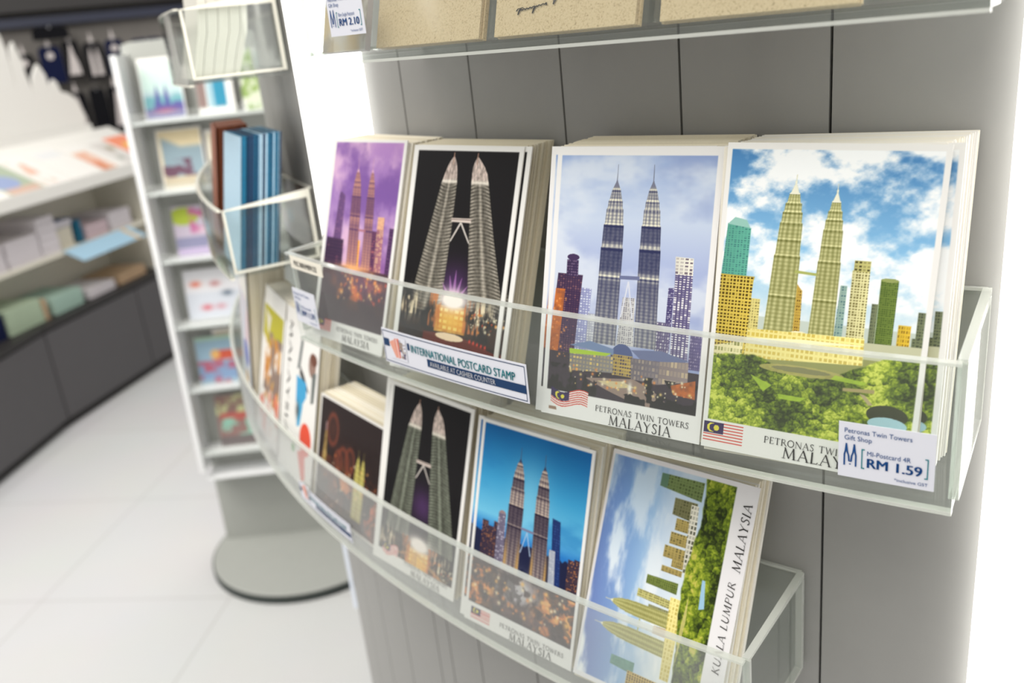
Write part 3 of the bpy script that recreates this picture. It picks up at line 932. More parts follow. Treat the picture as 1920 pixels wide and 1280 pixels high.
def paint_orange(res=.8):
    """golden picture with a green-yellow top"""
    p = Print(CW, CH, res)
    p.put(p.poly([(.06, .03), (.94, .03), (.94, .22), (.5, .34), (.06, .26)]), C(186, 178, 44))
    p.put(p.poly([(.1, .06), (.4, .1), (.3, .24)]), C(222, 216, 196))
    n = fbm(p.u * 8, p.v * 9, 191, 4)
    p.put(sm(.3, .5, n) * p.rect(.2, .22, .9, .72), C(196, 128, 58))
    p.put(sm(.52, .7, n) * p.rect(.2, .22, .9, .72), C(226, 178, 92))
    p.put(sm(.5, .62, fbm(p.u * 7 + 4, p.v * 6, 197, 3)) * p.rect(.1, .2, .95, .66), C(140, 120, 110))
    p.put(sm(.55, .7, fbm(p.u * 9, p.v * 9, 193, 3)) * p.rect(.06, .6, .95, .97), C(226, 130, 110))
    return p.mesh('printed_face')


def paint_pastel(res=.9):
    p = Print(CW, CH, res)
    p.put(p.rect(.05, .04, .95, .96), C(206, 212, 222))
    p.put(sm(.5, .7, fbm(p.u * 5, p.v * 4, 201, 3)) * p.rect(.05, .04, .95, .5), C(222, 190, 196))
    p.put(p.ell(.55, .52, .3, .1), C(104, 112, 178))
    p.put(p.ell(.5, .74, .2, .06), C(226, 190, 130))
    p.put(p.ell(.6, .88, .3, .04), C(150, 164, 156))
    return p.mesh('printed_face')


def paint_small(kind, w, h, res=2.2):
    p = Print(w, h, res)
    n = fbm(p.u * 5, p.v * 6, 300 + hash_kind(kind), 4)
    if kind == 'skyline':
        p.put(p.rect(.03, .06, .97, .98), lerp3(p.v, [(0, C(206, 218, 210)), (.5, C(190, 214, 208)), (1, C(96, 108, 160))]))
        p.put(sm(.0, .08, p.v - .62 + .22 * (n - .5)) * p.rect(.03, .06, .97, .98), C(112, 164, 170))
        for cu, t in ((.36, .42), (.58, .42)):
            p.put(p.poly([(cu, t), (cu + .05, .62), (cu + .1, .98), (cu - .06, .98), (cu - .05, .62)]), C(84, 84, 146))
        p.put(sm(.0, .06, p.v - .76 + .25 * (n - .5)) * p.rect(.03, .06, .97, .98), C(92, 92, 150))
        p.put(p.blob(.5, .87, .3, .05) * .8, C(176, 104, 120))
    elif kind == 'teal':
        p.put(p.rect(.0, .1, .25, .9), C(140, 120, 116))
        p.put(p.rect(.28, .0, .45, .9), C(160, 190, 200))
        p.put(p.rect(.45, .3, .8, .9), C(58, 140, 170))
        p.put(p.rect(.45, .0, .8, .3), C(190, 200, 196))
    elif kind == 'leaf':
        p.put(p.rect(.05, .05, .95, .95), C(206, 212, 190))
        p.put(sm(.45, .6, n), C(140, 164, 96))
    elif kind == 'mural':
        p.put(p.rect(.03, .03, .97, .97), C(232, 216, 178))
        p.put(sm(-.05, .05, p.v - .3 + .4 * (.5 - p.u) * (p.u < .5)) * p.rect(.08, .05, .97, .8), C(146, 166, 176))
        p.put(sm(.48, .6, n) * p.rect(.05, .5, .97, .8), C(112, 84, 100))
        p.put(p.rect(.03, .8, .97, .97), C(196, 184, 160))
    elif kind == 'cream':
        p.put(p.rect(.05, .05, .95, .95), C(226, 218, 196))
        p.put(p.rect(.2, .3, .75, .4), C(78, 84, 104))
        p.put(p.ell(.5, .55, .2, .1), C(206, 186, 120))
    elif kind == 'garden':
        p.put(p.rect(.0, .0, 1, 1), C(190, 180, 196))
        p.put(p.ell(.25, .2, .32, .18), C(168, 184, 70))
        p.put(sm(.4, .6, n) * p.rect(.35, .05, 1, .55), C(186, 108, 150))
        p.put(p.rect(0, .62, 1, .84), C(140, 140, 168))
        p.put(p.rect(0, .86, 1, 1), C(188, 170, 206))
        p.put(p.blob(.7, .5, .2, .06), C(222, 216, 220))
    elif kind == 'sketch':
        p.put(p.rect(.0, .0, 1, 1), C(222, 222, 226))
        p.put(p.rect(.0, .45, 1, .97) * .6, C(196, 204, 216))
        for cu, cv, c in ((.2, .28, (220, 110, 84)), (.35, .75, (206, 100, 110)), (.75, .5, (90, 104, 120)), (.55, .3, (190, 130, 130)), (.6, .75, (200, 150, 160))):
            p.put(p.blob(cu, cv, .09, .05) * 1.1, C(*c))
    elif kind == 'town':
        p.put(p.rect(0, 0, 1, 1), C(150, 178, 196))
        p.put(p.rect(0, .0, 1, .08), C(170, 200, 180))
        p.put(p.rect(.35, .3, 1, .5), C(204, 96, 76))
        p.put(p.ell(.4, .38, .1, .1), C(224, 176, 110))
        p.put(p.rect(0, .55, 1, .9) * .7, C(126, 150, 190))
        p.put(sm(.5, .65, n) * p.rect(0, .5, 1, 1), C(176, 100, 120))
    elif kind == 'market':
        p.put(p.rect(0, 0, 1, 1), C(150, 120, 116))
        p.put(sm(.4, .6, n) * p.rect(0, .0, 1, .4), C(206, 212, 160))
        p.put(p.rect(.1, .35, 1, .5), C(190, 104, 96))
        p.put(sm(.45, .6, n) * p.rect(0, .45, 1, .8), C(150, 196, 178))
        p.put(p.rect(0, .8, 1, 1), C(120, 112, 112))
    elif kind == 'magazine_lake':
        p.put(p.rect(.05, .05, .95, .95), C(170, 182, 160))
        p.put(p.ell(.35, .55, .35, .22), C(150, 164, 200))
        p.put(p.rect(.1, .75, .9, .95), C(206, 176, 160))
    elif kind == 'magazine_peach':
        p.put(p.rect(.0, .0, 1, 1), C(236, 232, 228))
        p.put(sm(.42, .62, n) * p.rect(.05, .1, .45, .98), C(230, 176, 154))
    elif kind == 'magazine_white':
        p.put(p.rect(.1, .08, .9, .3) * .6, C(220, 222, 226))
    elif kind == 'magazine_orange':
        p.put(p.rect(.05, .25, .7, .98), C(232, 196, 176))
        p.put(sm(.4, .6, n) * p.rect(.05, .35, .5, .98), C(226, 158, 132))
        p.put(p.rect(.1, .9, .6, 1), C(188, 122, 84))
        p.put(p.rect(.05, .72, .4, .98) * .8, C(206, 128, 90))
    elif kind == 'magazine_grey':
        p.put(p.rect(.1, .1, .9, .9), C(216, 212, 208))
        p.put(p.blob(.7, .35, .15, .08), C(140, 122, 90))
        p.put(p.blob(.35, .7, .12, .06), C(150, 160, 150))
    elif kind == 'magazine_red':
        p.put(p.rect(0, 0, 1, 1), C(240, 150, 120))
        p.put(p.rect(0, .6, 1, 1), C(222, 84, 100))
        p.put(p.rect(.3, .3, .9, .55), C(244, 200, 110))
    elif kind == 'grey_photo':
        p.put(p.rect(0, 0, 1, 1), C(196, 192, 186))
        p.put(sm(.45, .62, n) * .8, C(150, 140, 130))
        p.put(p.rect(0, .8, 1, 1) * sm(.3, .7, fbm(p.u * 3, p.v * 7, 12, 3)), C(198, 178, 146))
    me = p.mesh('printed_face')
    return me


def hash_kind(k):
    return sum(ord(c) for c in k) % 97

# ------------------------------------------------------------------ lettering


def sans(text, bold=0.0):
    """outline of a line of text, squeezed into a unit box (x 0..1, y 0 baseline .. 1 cap height)"""
    cu = bpy.data.curves.new('lettering', 'FONT')
    cu.body = text
    cu.size = 1
    cu.resolution_u = 3
    o = bpy.data.objects.new('lettering', cu)
    COL.objects.link(o)
    dg = bpy.context.evaluated_depsgraph_get()
    me = bpy.data.meshes.new_from_object(o.evaluated_get(dg))
    v = np.array([p.co[:2] for p in me.vertices])
    f = [tuple(p.vertices) for p in me.polygons]
    bpy.data.objects.remove(o)
    bpy.data.meshes.remove(me)
    if bold:                                    # heavier strokes: the outline set side by side with itself
        n = len(v)
        sh = [-bold, 0, bold]
        v = np.concatenate([v + np.array([d, 0]) for d in sh])
        f = [tuple(i + k * n for i in q) for k in range(3) for q in f]
    v[:, 0] -= v[:, 0].min()
    v[:, 0] /= v[:, 0].max()
    v[:, 1] /= .70
    return v, f


SERIF = {  # stroke: (thickness, points); cap height 1
    'P': (.62, [(.12, [(.14, 0), (.14, 1)]), (.06, [(.14, .97), (.4, .97), (.54, .88), (.57, .74), (.52, .58), (.4, .5), (.14, .5)])], [.14]),
    'E': (.6, [(.12, [(.14, 0), (.14, 1)]), (.055, [(.14, .97), (.54, .97), (.54, .86)]), (.055, [(.14, .52), (.46, .52)]), (.055, [(.14, .03), (.56, .03), (.58, .15)])], []),
    'T': (.72, [(.12, [(.36, 0), (.36, 1)]), (.055, [(.04, .84), (.06, .97), (.66, .97), (.68, .84)])], [.36]),
    'R': (.72, [(.12, [(.14, 0), (.14, 1)]), (.06, [(.14, .97), (.4, .97), (.52, .88), (.54, .76), (.48, .6), (.36, .52), (.14, .5)]), (.1, [(.36, .5), (.72, 0)])], [.14]),
    'O': (.92, [(.1, [(.08, .5), (.11, .74), (.26, .94), (.46, 1), (.66, .94), (.81, .74), (.84, .5), (.81, .26), (.66, .06), (.46, 0), (.26, .06), (.11, .26), (.08, .5)])], []),
    'N': (.86, [(.055, [(.12, 0), (.12, 1)]), (.11, [(.1, .98), (.74, .02)]), (.055, [(.74, 0), (.74, 1)])], [.12]),
    'A': (.8, [(.05, [(.08, 0), (.4, 1)]), (.11, [(.4, 1), (.74, 0)]), (.045, [(.2, .36), (.6, .36)])], [.08, .74]),
    'S': (.54, [(.09, [(.46, .84), (.4, .95), (.26, .99), (.13, .92), (.1, .76), (.18, .62), (.38, .46), (.45, .3), (.42, .12), (.28, .02), (.14, .04), (.06, .18)])], []),
    'W': (1.1, [(.1, [(.06, 1), (.32, 0)]), (.05, [(.32, 0), (.54, .95)]), (.1, [(.54, .95), (.78, 0)]), (.05, [(.78, 0), (1.04, 1)])], []),
    'I': (.3, [(.12, [(.14, 0), (.14, 1)])], [.14]),
    'M': (1.0, [(.055, [(.12, 0), (.2, 1)]), (.1, [(.18, 1), (.5, .06)]), (.05, [(.5, .06), (.8, 1)]), (.12, [(.8, 1), (.88, 0)])], [.12, .88]),
    'L': (.58, [(.12, [(.14, 0), (.14, 1)]), (.055, [(.14, .03), (.52, .03), (.56, .16)])], [.14]),
    'Y': (.74, [(.11, [(.05, 1), (.37, .5)]), (.05, [(.37, .5), (.66, 1)]), (.12, [(.36, .5), (.36, 0)])], [.36]),
    'K': (.72, [(.12, [(.14, 0), (.14, 1)]), (.05, [(.14, .45), (.58, 1)]), (.1, [(.26, .56), (.68, 0)])], [.14]),
    'U': (.8, [(.11, [(.12, 1), (.12, .3), (.22, .08), (.4, .0), (.56, .06), (.66, .3)]), (.055, [(.66, .3), (.66, 1)])], []),
    ' ': (.4, [], [])}


def strokes(v, f, th, pts):
    for (ax, ay), (bx, by) in zip(pts[:-1], pts[1:]):
        dx, dy = bx - ax, by - ay
        L = math.hypot(dx, dy) + 1e-9
        nx, ny = -dy / L * th / 2, dx / L * th / 2
        ex, ey = dx / L * th * .2, dy / L * th * .2
        n = len(v)
        v += [(ax - ex + nx, ay - ey + ny), (ax - ex - nx, ay - ey - ny), (bx + ex - nx, by + ey - ny), (bx + ex + nx, by + ey + ny)]
        f.append((n, n + 1, n + 2, n + 3))


def serif(text):
    v, f, x = [], [], 0
    for ch in text:
        adv, st, feet = SERIF[ch]
        for th, pts in st:
            strokes(v, f, th, [(x + a, b) for a, b in pts])
        for a in feet:
            strokes(v, f, .04, [(x + a - .13, .02), (x + a + .13, .02)])
        x += adv + .1
    v = np.array(v)
    v[:, 0] /= (x - .1)
    return v, f


def fit2(vf, x0, y0, w, h, slant=0):
    v, f = vf
    return [(x0 + a * w + slant * b * h, y0 + b * h) for a, b in v], f


def join2(parts):
    v, f = [], []
    for a, b in parts:
        n = len(v)
        v += list(a)
        f += [tuple(i + n for i in q) for q in b]
    return v, f


def rect2(x0, y0, x1, y1):
    return [(x0, y0), (x1, y0), (x1, y1), (x0, y1)], [(0, 1, 2, 3)]


def lay_card(name, vf, m, parent, z=.0005):
    v, f = vf
    return mesh_obj(name, [(a, b, z) for a, b in v], f, m, parent)


def lay_lip(name, vf, m, parent, th, r, z):
    """flat artwork laid round the shelf front; x,y in metres from (th, z)"""
    v, f = vf
    return mesh_obj(name, [P(th + a / r, r, z + b) for a, b in v], f, m, parent)


# ------------------------------------------------------------------ the setting
mb = MB()
mb.box(-7.5, 2.5, -2.2, 6.2, -.02, 0)
tag(mb.build('floor', M['floor']), kind='structure')

mb = MB()
PHI0, PHI1 = -1.75, .42
BANDS = ((-.5030, -.3980, 1.215, 2.7), (-.0168, .09, 0., 2.7))
arc(mb, PHI0, PHI1, R - .05, R - .006, 0, 2.7, 1)
edges_low = [TH0 - k * DTH for k in range(-1, 5)] + [TH0 - k * DTH for k in range(5, 27)]
GAP = .0006


def panels(edges, z0, z1):
    for a, b in zip(edges[1:], edges[:-1]):
        if b - a > .004:
            arc(mb, a + GAP, b - GAP, R - .0055, R, z0, z1, 0)


central = [TH0 - k * DTH for k in range(-1, 5)] + [-.3974]
panels(central, 0, 2.7)
panels([-.3974] + [TH0 - k * DTH for k in range(5, 27)], 0, 1.214)
panels([-.5037 - k * DTH for k in range(0, 20)], 1.2145, 2.7)
panels([.42 - k * .055 for k in range(0, 6)] + [.0905], 0, 2.7)
wl = mb.build('wall_right', None, mats=[M['panel'], M['groove']])
tag(wl, kind='structure')

for (a, b, z0, z1), lb in zip(BANDS, ('tall glowing white panel left of the grooved grey wall, above the bottom shelf',
                                      'tall glowing white light panel at the right edge of the grooved grey wall')):
    e = empty('wall_light', P((a + b) / 2, R, z0), 0, lb, 'light')
    mb = MB()
    arc(mb, a + .0006, b - .0006, R - .005, R + .009, z0 + .0005, z1)
    o = mb.build('diffuser', M['glow'], e)
    o.matrix_parent_inverse = e.matrix_basis.inverted()

# ------------------------------------------------------------------ clear plastic shelves
RO, RI = 1.390, 1.386


def radial_panel(mb, th, half, r0, r1, z0, z1f, z1b):
    """upright sheet pointing out of the column, front height z1f, back height z1b"""
    v = []
    for s in (-half, half):
        for r, z in ((r0, z0), (r1, z0), (r1, z1f), (r0, z1b)):
            x, y, zz = P(th, r, z)
            v.append((x + s * math.cos(th), y + s * math.sin(th), zz))
    mb.add(v, [(0, 1, 2, 3), (7, 6, 5, 4), (0, 4, 5, 1), (1, 5, 6, 2), (2, 6, 7, 3), (3, 7, 4, 0)])


def make_shelf(th0, th1, zb, lip, label, lipmat='acr', edgemat='acr_edge', ends=(1, 1), back=.076):
    e = empty('clear_shelf', P((th0 + th1) / 2, (R + RO) / 2, zb), 0, label, 'shelf', 'clear shelves on the round grey wall')

    def part(name, fn, m):
        k = MB()
        fn(k)
        o = k.build(name, m, e)
        o.matrix_parent_inverse = e.matrix_basis.inverted()
        return o
    part('tray', lambda k: arc(k, th0, th1, R + .0012, RI - .0003, zb, zb + .0028), M['acr'])
    part('front_lip', lambda k: arc(k, th0, th1, RI, RO, zb, zb + lip), M[lipmat])
    part('back_panel', lambda k: arc(k, th0, th1, R + .0008, R + .0032, zb + .0043, zb + back), M['acr'])
    for t, on, s in ((th0, ends[0], 1), (th1, ends[1], -1)):
        if on:
            part('end_panel', lambda k: radial_panel(k, t, .002, R + .0035, RI - .0005, zb + .0043, zb + lip, zb + back), M['acr'])
            cream = edgemat == 'acr_cream'
            part('end_panel_edge', lambda k: (radial_panel(k, t, .0021, R + .0035, RI - .0005, zb + lip + .0002, zb + lip + (.0008 if cream else .0022), zb + lip + (.0008 if cream else .0022) + (back - lip)),
                                              radial_panel(k, t, .0022, RI - .0030, RI - .0006, zb + .0043, zb + lip - .0002, zb + lip - .0002),
                                              radial_panel(k, t, .0023, R + .0075, RI - .0035, zb + .0043, zb + .0064, zb + .0064),
                                              radial_panel(k, t, .0022, R + .0036, R + .0070, zb + .0043, zb + back - .002, zb + back - .002)), M[edgemat])
    part('front_lip_edge', lambda k: arc(k, th0, th1, RI - .0002, RO + .0002, zb + lip + .0001, zb + lip + .0016), M[edgemat])
    part('tray_edge', lambda k: arc(k, th0, th1, RI - .0002, RO + .0003, zb - .0018, zb - .0001), M[edgemat])
    part('back_panel_edge', lambda k: arc(k, th0, th1, R + .0006, R + .0034, zb + back + .0001, zb + back + .0016), M[edgemat])
    return e


ZT, ZU, ZL = 1.4070, 1.1912, .9937
ZUL, ZTL = 1.2045, 1.394
make_shelf(-.3255, -.0205, ZT, .070, 'topmost clear shelf holding the brown kraft packs')
make_shelf(-.393, -.0210, ZU, .071, 'long clear shelf with the purple, black, blue and green tower postcards', 'acr_mid')
make_shelf(-1.25, -.0925, ZL, .074, 'lowest and longest clear shelf, bending away round the wall on the left', 'acr_lip', ends=(0, 1))
make_shelf(-1.25, -.535, ZUL, .068, 'clear shelf around the bend holding the teal card stack', edgemat='acr_cream', ends=(0, 1))
make_shelf(-1.25, -.535, ZTL, .066, 'clear shelf around the bend holding the white bowed paper sheets', edgemat='acr_cream', ends=(0, 1))

# ------------------------------------------------------------------ postcards
BODY = {}


def card_body(w, h, t, m):
    key = (w, h, t, m)
    if key not in BODY:
        k = MB().box(-w / 2, w / 2, 0, h, -t, 0)
        me = bpy.data.meshes.new('postcard')
        me.from_pydata(k.v, [], k.f)
        me.materials.append(M[m])
        BODY[key] = me
    return BODY[key]


def add_card(mw, w, h, t, m, label, group=None, face=None, name='postcard', cat='postcard'):
    o = link(bpy.data.objects.new(name, card_body(w, h, t, m)))
    o.matrix_world = mw
    tag(o, label, cat, group)
    if face is not None:
        f = link(bpy.data.objects.new('printed_face', face), o)
        f.location = (0, 0, .00004)
    return o


def stack(th, zt, tilt, n, depth, front, pile, group, face=None, w=.1045, h=.156, spin=0, yaw=0, rho=1.381, second=None,
          seconds=(), mats=('edge_a', 'edge_b', 'edge_a', 'edge_c'), drift=0., jit=.0012, seed=1, first='paper', name='postcard', cat='postcard'):
    """front card, then the cards leaning behind it, each one its own object; returns the front card"""
    rg = random.Random(seed)
    pitch = depth / n
    th_card = pitch * .92
    base = frame(th, rho, zt + abs(spin) * w / 2, tilt, spin, yaw)
    fr = add_card(base, w, h, min(.0009, th_card), first, front, group, face, name, cat)
    off2 = {k: (dx, dy, lb) for k, dx, dy, lb in seconds}
    nrm = base.to_3x3() @ Vector((0, 0, 1))
    nh = Vector((nrm.x, nrm.y, 0))
    for k in range(1, n):
        dx = rg.uniform(-jit, jit) + drift * k / n
        dy = 0
        lb, fc, mm = pile, None, mats[rg.randrange(len(mats))]
        if k in off2:
            dx, dy, lb = off2[k]
            fc, mm = face, 'paper'
        m = frame(th, rho, zt, tilt, 0, yaw)
        m.translation += -nh.normalized() * pitch * k / math.cos(tilt) + m.to_3x3() @ Vector((dx, 0, 0))
        add_card(m, w, h, th_card, mm, lb, group, fc, name, cat)
    return fr


def caption(card, items):
    parts = []
    for txt, u0, u1, vb, cap in items:
        parts.append(fit2(serif(txt), (u0 - .5) * .1045, (1 - vb) * .156, (u1 - u0) * .1045, cap))
    lay_card('caption', join2(parts), M['ink'], card)


PTT = 'PETRONAS TWIN TOWERS'
CH = 159.
f_day, f_dusk, f_night, f_purple = paint_day(), paint_dusk(), paint_night(), paint_purple()
CH = 156.
f_night2, f_blue, f_park, f_fire = paint_night((196, 206, 184), .42, True, True), paint_blue(), paint_park_landscape(), paint_fireworks()

zc = ZU + .0036
c1 = stack(-.3470, zc, .332, 22, .029, 'purple dusk twin tower postcard at the left end of the long shelf',
           'plain card edge in the pile behind the purple tower postcard', 'postcards piled behind the purple one', f_purple, h=.159, spin=.02, yaw=.03, seed=3,
           seconds=((1, -.004, 0, 'purple tower postcard peeking out left behind the front purple one'),), mats=('edge_c', 'edge_a', 'edge_c', 'edge_b'))
c2 = stack(-.2603, zc, .34, 24, .027, 'black night postcard of two lit towers joined by a bridge, on the long shelf',
           'plain card edge in the pile behind the upper black tower postcard', 'postcards piled behind the upper black one', f_night, h=.159, yaw=.062, seed=4, rho=1.3795,
           seconds=((1, .0055, 0, 'second black night postcard showing as a dark strip right of the front one'),), mats=('edge_c', 'edge_a', 'edge_c'))
c3 = stack(-.1507, zc, .268, 26, .040, 'pale blue dusk postcard of two grey towers with a waving flag, on the long shelf',
           'plain card edge in the pile behind the pale blue tower postcard', 'postcards piled behind the pale blue one', f_dusk, h=.159, spin=.0, yaw=.05, seed=5, rho=1.380,
           seconds=((1, -.0055, -.0, 'second pale blue tower postcard peeking out left of the front one'),), mats=('edge_c', 'edge_a', 'edge_a'))
c4 = stack(-.0727, zc, .2577, 22, .041, 'sunny green park and towers postcard at the right end of the long shelf',
           'plain white card edge in the pile behind the green park postcard', 'postcards piled behind the green park one', f_day, h=.159, spin=-.0246, yaw=.0415, seed=6, drift=.010, rho=1.380,
           seconds=((2, .0085, 0, 'second green park postcard showing as a strip right of the front one'),), mats=('edge_b', 'paper', 'paper', 'edge_b'))
caption(c1, ((PTT, .36, .93, .945, .0032), ('MALAYSIA', .45, .83, .988, .0052)))
caption(c3, ((PTT, .365, .935, .952, .0033), ('MALAYSIA', .455, .835, .995, .0056)))
caption(c4, ((PTT, .32, .92, .948, .0034), ('MALAYSIA', .415, .83, .988, .0056)))

zd = ZL + .0036
l1 = stack(-.404, zd, .27, 12, .036, 'dark landscape postcard of a night city with fireworks, low on the bottom shelf',
           'plain card edge in the low pile behind the fireworks postcard', 'postcards piled behind the fireworks one', f_fire, w=.132, h=.110, spin=0, yaw=.03, seed=8, rho=1.377, mats=('edge_a', 'edge_c', 'edge_b'))
l2 = stack(-.3165, zd, .286, 20, .036, 'black night tower postcard on the bottom shelf, left of the deep blue one',
           'plain card edge in the pile behind the lower black tower postcard', 'postcards piled behind the lower black one', f_night2, spin=-.02, yaw=.065, seed=9, rho=1.379,
           seconds=((1, -.0048, 0, 'second black tower postcard a sliver left of the lower front one'), (3, -.0092, 0, 'third black tower postcard furthest left in the lower pile')), mats=('edge_a', 'edge_c', 'edge_a'))
l3 = stack(-.2257, zd, .297, 20, .035, 'deep blue evening tower postcard in the middle of the bottom shelf',
           'plain card edge in the pile behind the deep blue tower postcard', 'postcards piled behind the deep blue one', f_blue, spin=.001, yaw=.0247, seed=10,
           seconds=((1, -.0065, 0, 'second deep blue tower postcard peeking out left of the front one'),), mats=('edge_c', 'edge_a', 'edge_b'), drift=.0)
l4 = stack(-.1475, zd, .418, 12, .0185, 'landscape park postcard standing on end at the right of the bottom shelf',
           'plain card edge in the pile behind the sideways park postcard', 'postcards piled behind the sideways one', f_park, spin=-.0269, yaw=.02, seed=11, mats=('edge_b', 'paper', 'edge_a'), drift=.004)
caption(l2, ((PTT, .39, .92, .952, .003), ('MALAYSIA', .48, .835, .993, .0048)))
caption(l3, ((PTT, .35, .93, .958, .0032), ('MALAYSIA', .445, .83, .996, .0052)))
vf = []
for txt, va, vb, uc, cap, it in (('MALAYSIA', .076, .347, .975, .0055, 1), ('KUALA LUMPUR', .39, .76, .962, .0046, 0)):
    a, f = fit2(serif(txt), 0, 0, (vb - va) * .156, cap, .2)
    x0, y0 = (uc - .5) * .1045, (1 - vb) * .156
    vf.append(([(x0 - q, y0 + p) for p, q in a], f))
lay_card('caption', vf[0], M['ink'], l4)
lay_card('caption', vf[1], M['grey_ink'], l4)

d1 = stack(-.497, zd, .25, 9, .022, 'white postcard of a figure in blue with a red wing, on the bottom shelf bend',
           'plain card edge behind the white postcard with the figure in blue', 'postcards piled behind the figure in blue', paint_dancer(), w=.1, h=.174, yaw=.02, seed=12, rho=1.380, mats=('edge_b', 'edge_a', 'edge_c'))
a, f = fit2(serif('MALAYSIA'), 0, 0, .125, .0085)
lay_card('caption', ([(-.036 + q, .162 - p) for p, q in a], f), M['ink'], d1)
stack(-.582, zd, .25, 9, .024, 'orange and lime postcard on the bottom shelf, left of the figure in blue',
      'plain card edge behind the orange and lime postcard', 'postcards piled behind the orange one', paint_orange(), w=.1, h=.172, yaw=.02, seed=13, rho=1.380, mats=('edge_b', 'edge_c'))
stack(-.662, zd, .14, 14, .045, 'pale pastel card at the far left bend of the bottom shelf',
      'cream card edge in the thick block behind the pastel card', 'cream cards piled behind the pastel one', paint_pastel(), w=.1, h=.196, seed=14, rho=1.384, mats=('edge_c', 'edge_c', 'edge_a'))

# cards on the shelves around the bend
stack(-.575, ZUL + .0048, .2, 26, .040, 'pale blue card at the front of the teal stack on the bend shelf',
      'teal or pale blue card edge in the stack on the bend shelf', 'teal cards on the bend shelf', None, w=.1, h=.134, seed=15, rho=1.378, first='edge_blue',
      mats=('edge_teal', 'edge_teal', 'edge_navy', 'edge_teal', 'edge_navy', 'edge_navy', 'edge_teal', 'edge_blue'))
stack(-.668, ZUL + .0048, .17, 12, .034, 'rust brown card in front of the pile left of the teal stack',
      'rust brown card edge in the pile left of the teal stack', 'rust cards on the bend shelf', None, w=.1, h=.136, seed=16, rho=1.380, first='edge_rust',
      mats=('edge_rust',))
SZ = [1.3935, 1.4217, 1.4391, 1.4675, 1.51, 1.56, 1.62]
SF = [1.3845, 1.3772, 1.3715, 1.3663, 1.3625, 1.361, 1.361]
SB = [1.3425, 1.3325, 1.3252, 1.3208, 1.3190, 1.3185, 1.3185]
NS = 22
for k in range(NS):
    prof, thk = [], []
    for j in range(17):
        z = ZTL + .0046 + .21 * j / 16.
        rf, rb = np.interp(z, SZ, SF), np.interp(z, SZ, SB)
        prof.append((rf + (rb - rf) * k / NS, z))
        thk.append((rf - rb) / NS * (.72 if k % 5 == 3 else .94))
    v, f = [], []
    for t in (-.61, -.5375):
        v += [P(t, r, z) for r, z in prof] + [P(t, r - h_, z) for (r, z), h_ in zip(prof, thk)]
    n = 17
    for j in range(n - 1):
        f += [(j, j + 1, 2 * n + j + 1, 2 * n + j), (n + j, 3 * n + j, 3 * n + j + 1, n + j + 1), (j, n + j, n + j + 1, j + 1), (2 * n + j, 2 * n + j + 1, 3 * n + j + 1, 3 * n + j)]
    f += [(0, 2 * n, 3 * n, n), (n - 1, 2 * n - 1, 4 * n - 1, 3 * n - 1)]
    o = mesh_obj('paper_sheet', v, f, M['sheet'])
    tag(o, 'white bowed paper sheet standing edge-on in the clear shelf at the top left', 'paper', 'white bowed sheets on the bend shelf')

# ------------------------------------------------------------------ kraft packs on the topmost shelf
zk = ZT + .0056


def kraft_pack(th, w, label, tilt=.28, yaw=0):
    m = frame(th, 1.3795, zk, tilt, 0, yaw)
    e = empty('kraft_postcard_pack', (0, 0, 0), 0, label, 'postcard pack', 'kraft postcard packs on the topmost shelf')
    e.matrix_world = m
    k = MB()
    for j in range(3):
        k.box(-w / 2 + .0012 * math.sin(j * 2.3), w / 2 + .0012 * math.sin(j * 1.7), 0.0008, .15, -.0012 - .0022 * (j + 1), -.0012 - .0022 * j - .0003)
    k.build('card_block', M['kraft'], e)
    s = MB().box(-w / 2 - .0025, w / 2 + .0025, 0, .158, -.0085, -.0003)
    s.build('clear_sleeve', M['sleeve'], e)
    return e


k1 = kraft_pack(-.2395, .093, 'brown kraft card pack in clear film, left of the one with the signature')
k2 = kraft_pack(-.1645, .090, 'brown kraft card pack with a handwritten signature and pen sketch')
k3 = kraft_pack(-.0895, .090, 'brown kraft card pack at the right end of the topmost shelf')
v, f = [], []
sig = [(0, .4), (.05, .62), (.22, .66), (.12, .6), (.06, 0), (.1, .35), (.16, .52), (.2, .4), (.25, .55), (.3, .4), (.34, .55), (.4, .42), (.45, .58), (.5, .45), (.55, .6), (.6, .62), (.54, -.1), (.58, .3), (.66, .6), (.7, .5), (.74, .66), (.8, .55), (.86, .7), (.92, .6), (.97, .75), (.98, .5)]
strokes(v, f, .045, [(a, b * .5) for a, b in sig])
sg = [(-.030 + a * .0205, .0110 + b * .0095 + a * .001) for a, b in v]
pen = []
pf = []
for th_, pts in ((.0005, [(.0, 0), (.0004, .0075), (.0004, .05)]), (.0013, [(.0034, .0055), (.0036, .05)]), (.0009, [(0, 0), (.0032, .0048)]), (.0004, [(.002, .008), (.0018, .05)])):
    strokes(pen, pf, th_, [(a - .0055, b + .0145) for a, b in pts])
lay_card('signature', (sg, f), M['ink'], k2, -.0009)
lay_card('pen_sketch', (pen, pf), M['grey_ink'], k2, -.0009)
pen, pf = [], []
for x, y, L in ((-.012, .036, .02), (-.006, .034, .022), (.002, .037, .02), (.016, .036, .02)):
    strokes(pen, pf, .0004, [(x, y), (x + .004, y + L)])
lay_card('pen_sketch', (pen, pf), M['grey_ink'], k1, -.0009)
gp = add_card(frame(-.2995, 1.380, zk, .26, 0, 0), .052, .15, .004, 'pale', 'grey photo card behind the price tag at the left of the topmost shelf', None, paint_small('grey_photo', 52., 150., 1.2), 'photo_card', 'card')

# ------------------------------------------------------------------ tags and signs stuck to the shelf fronts
RT = RO + .0006


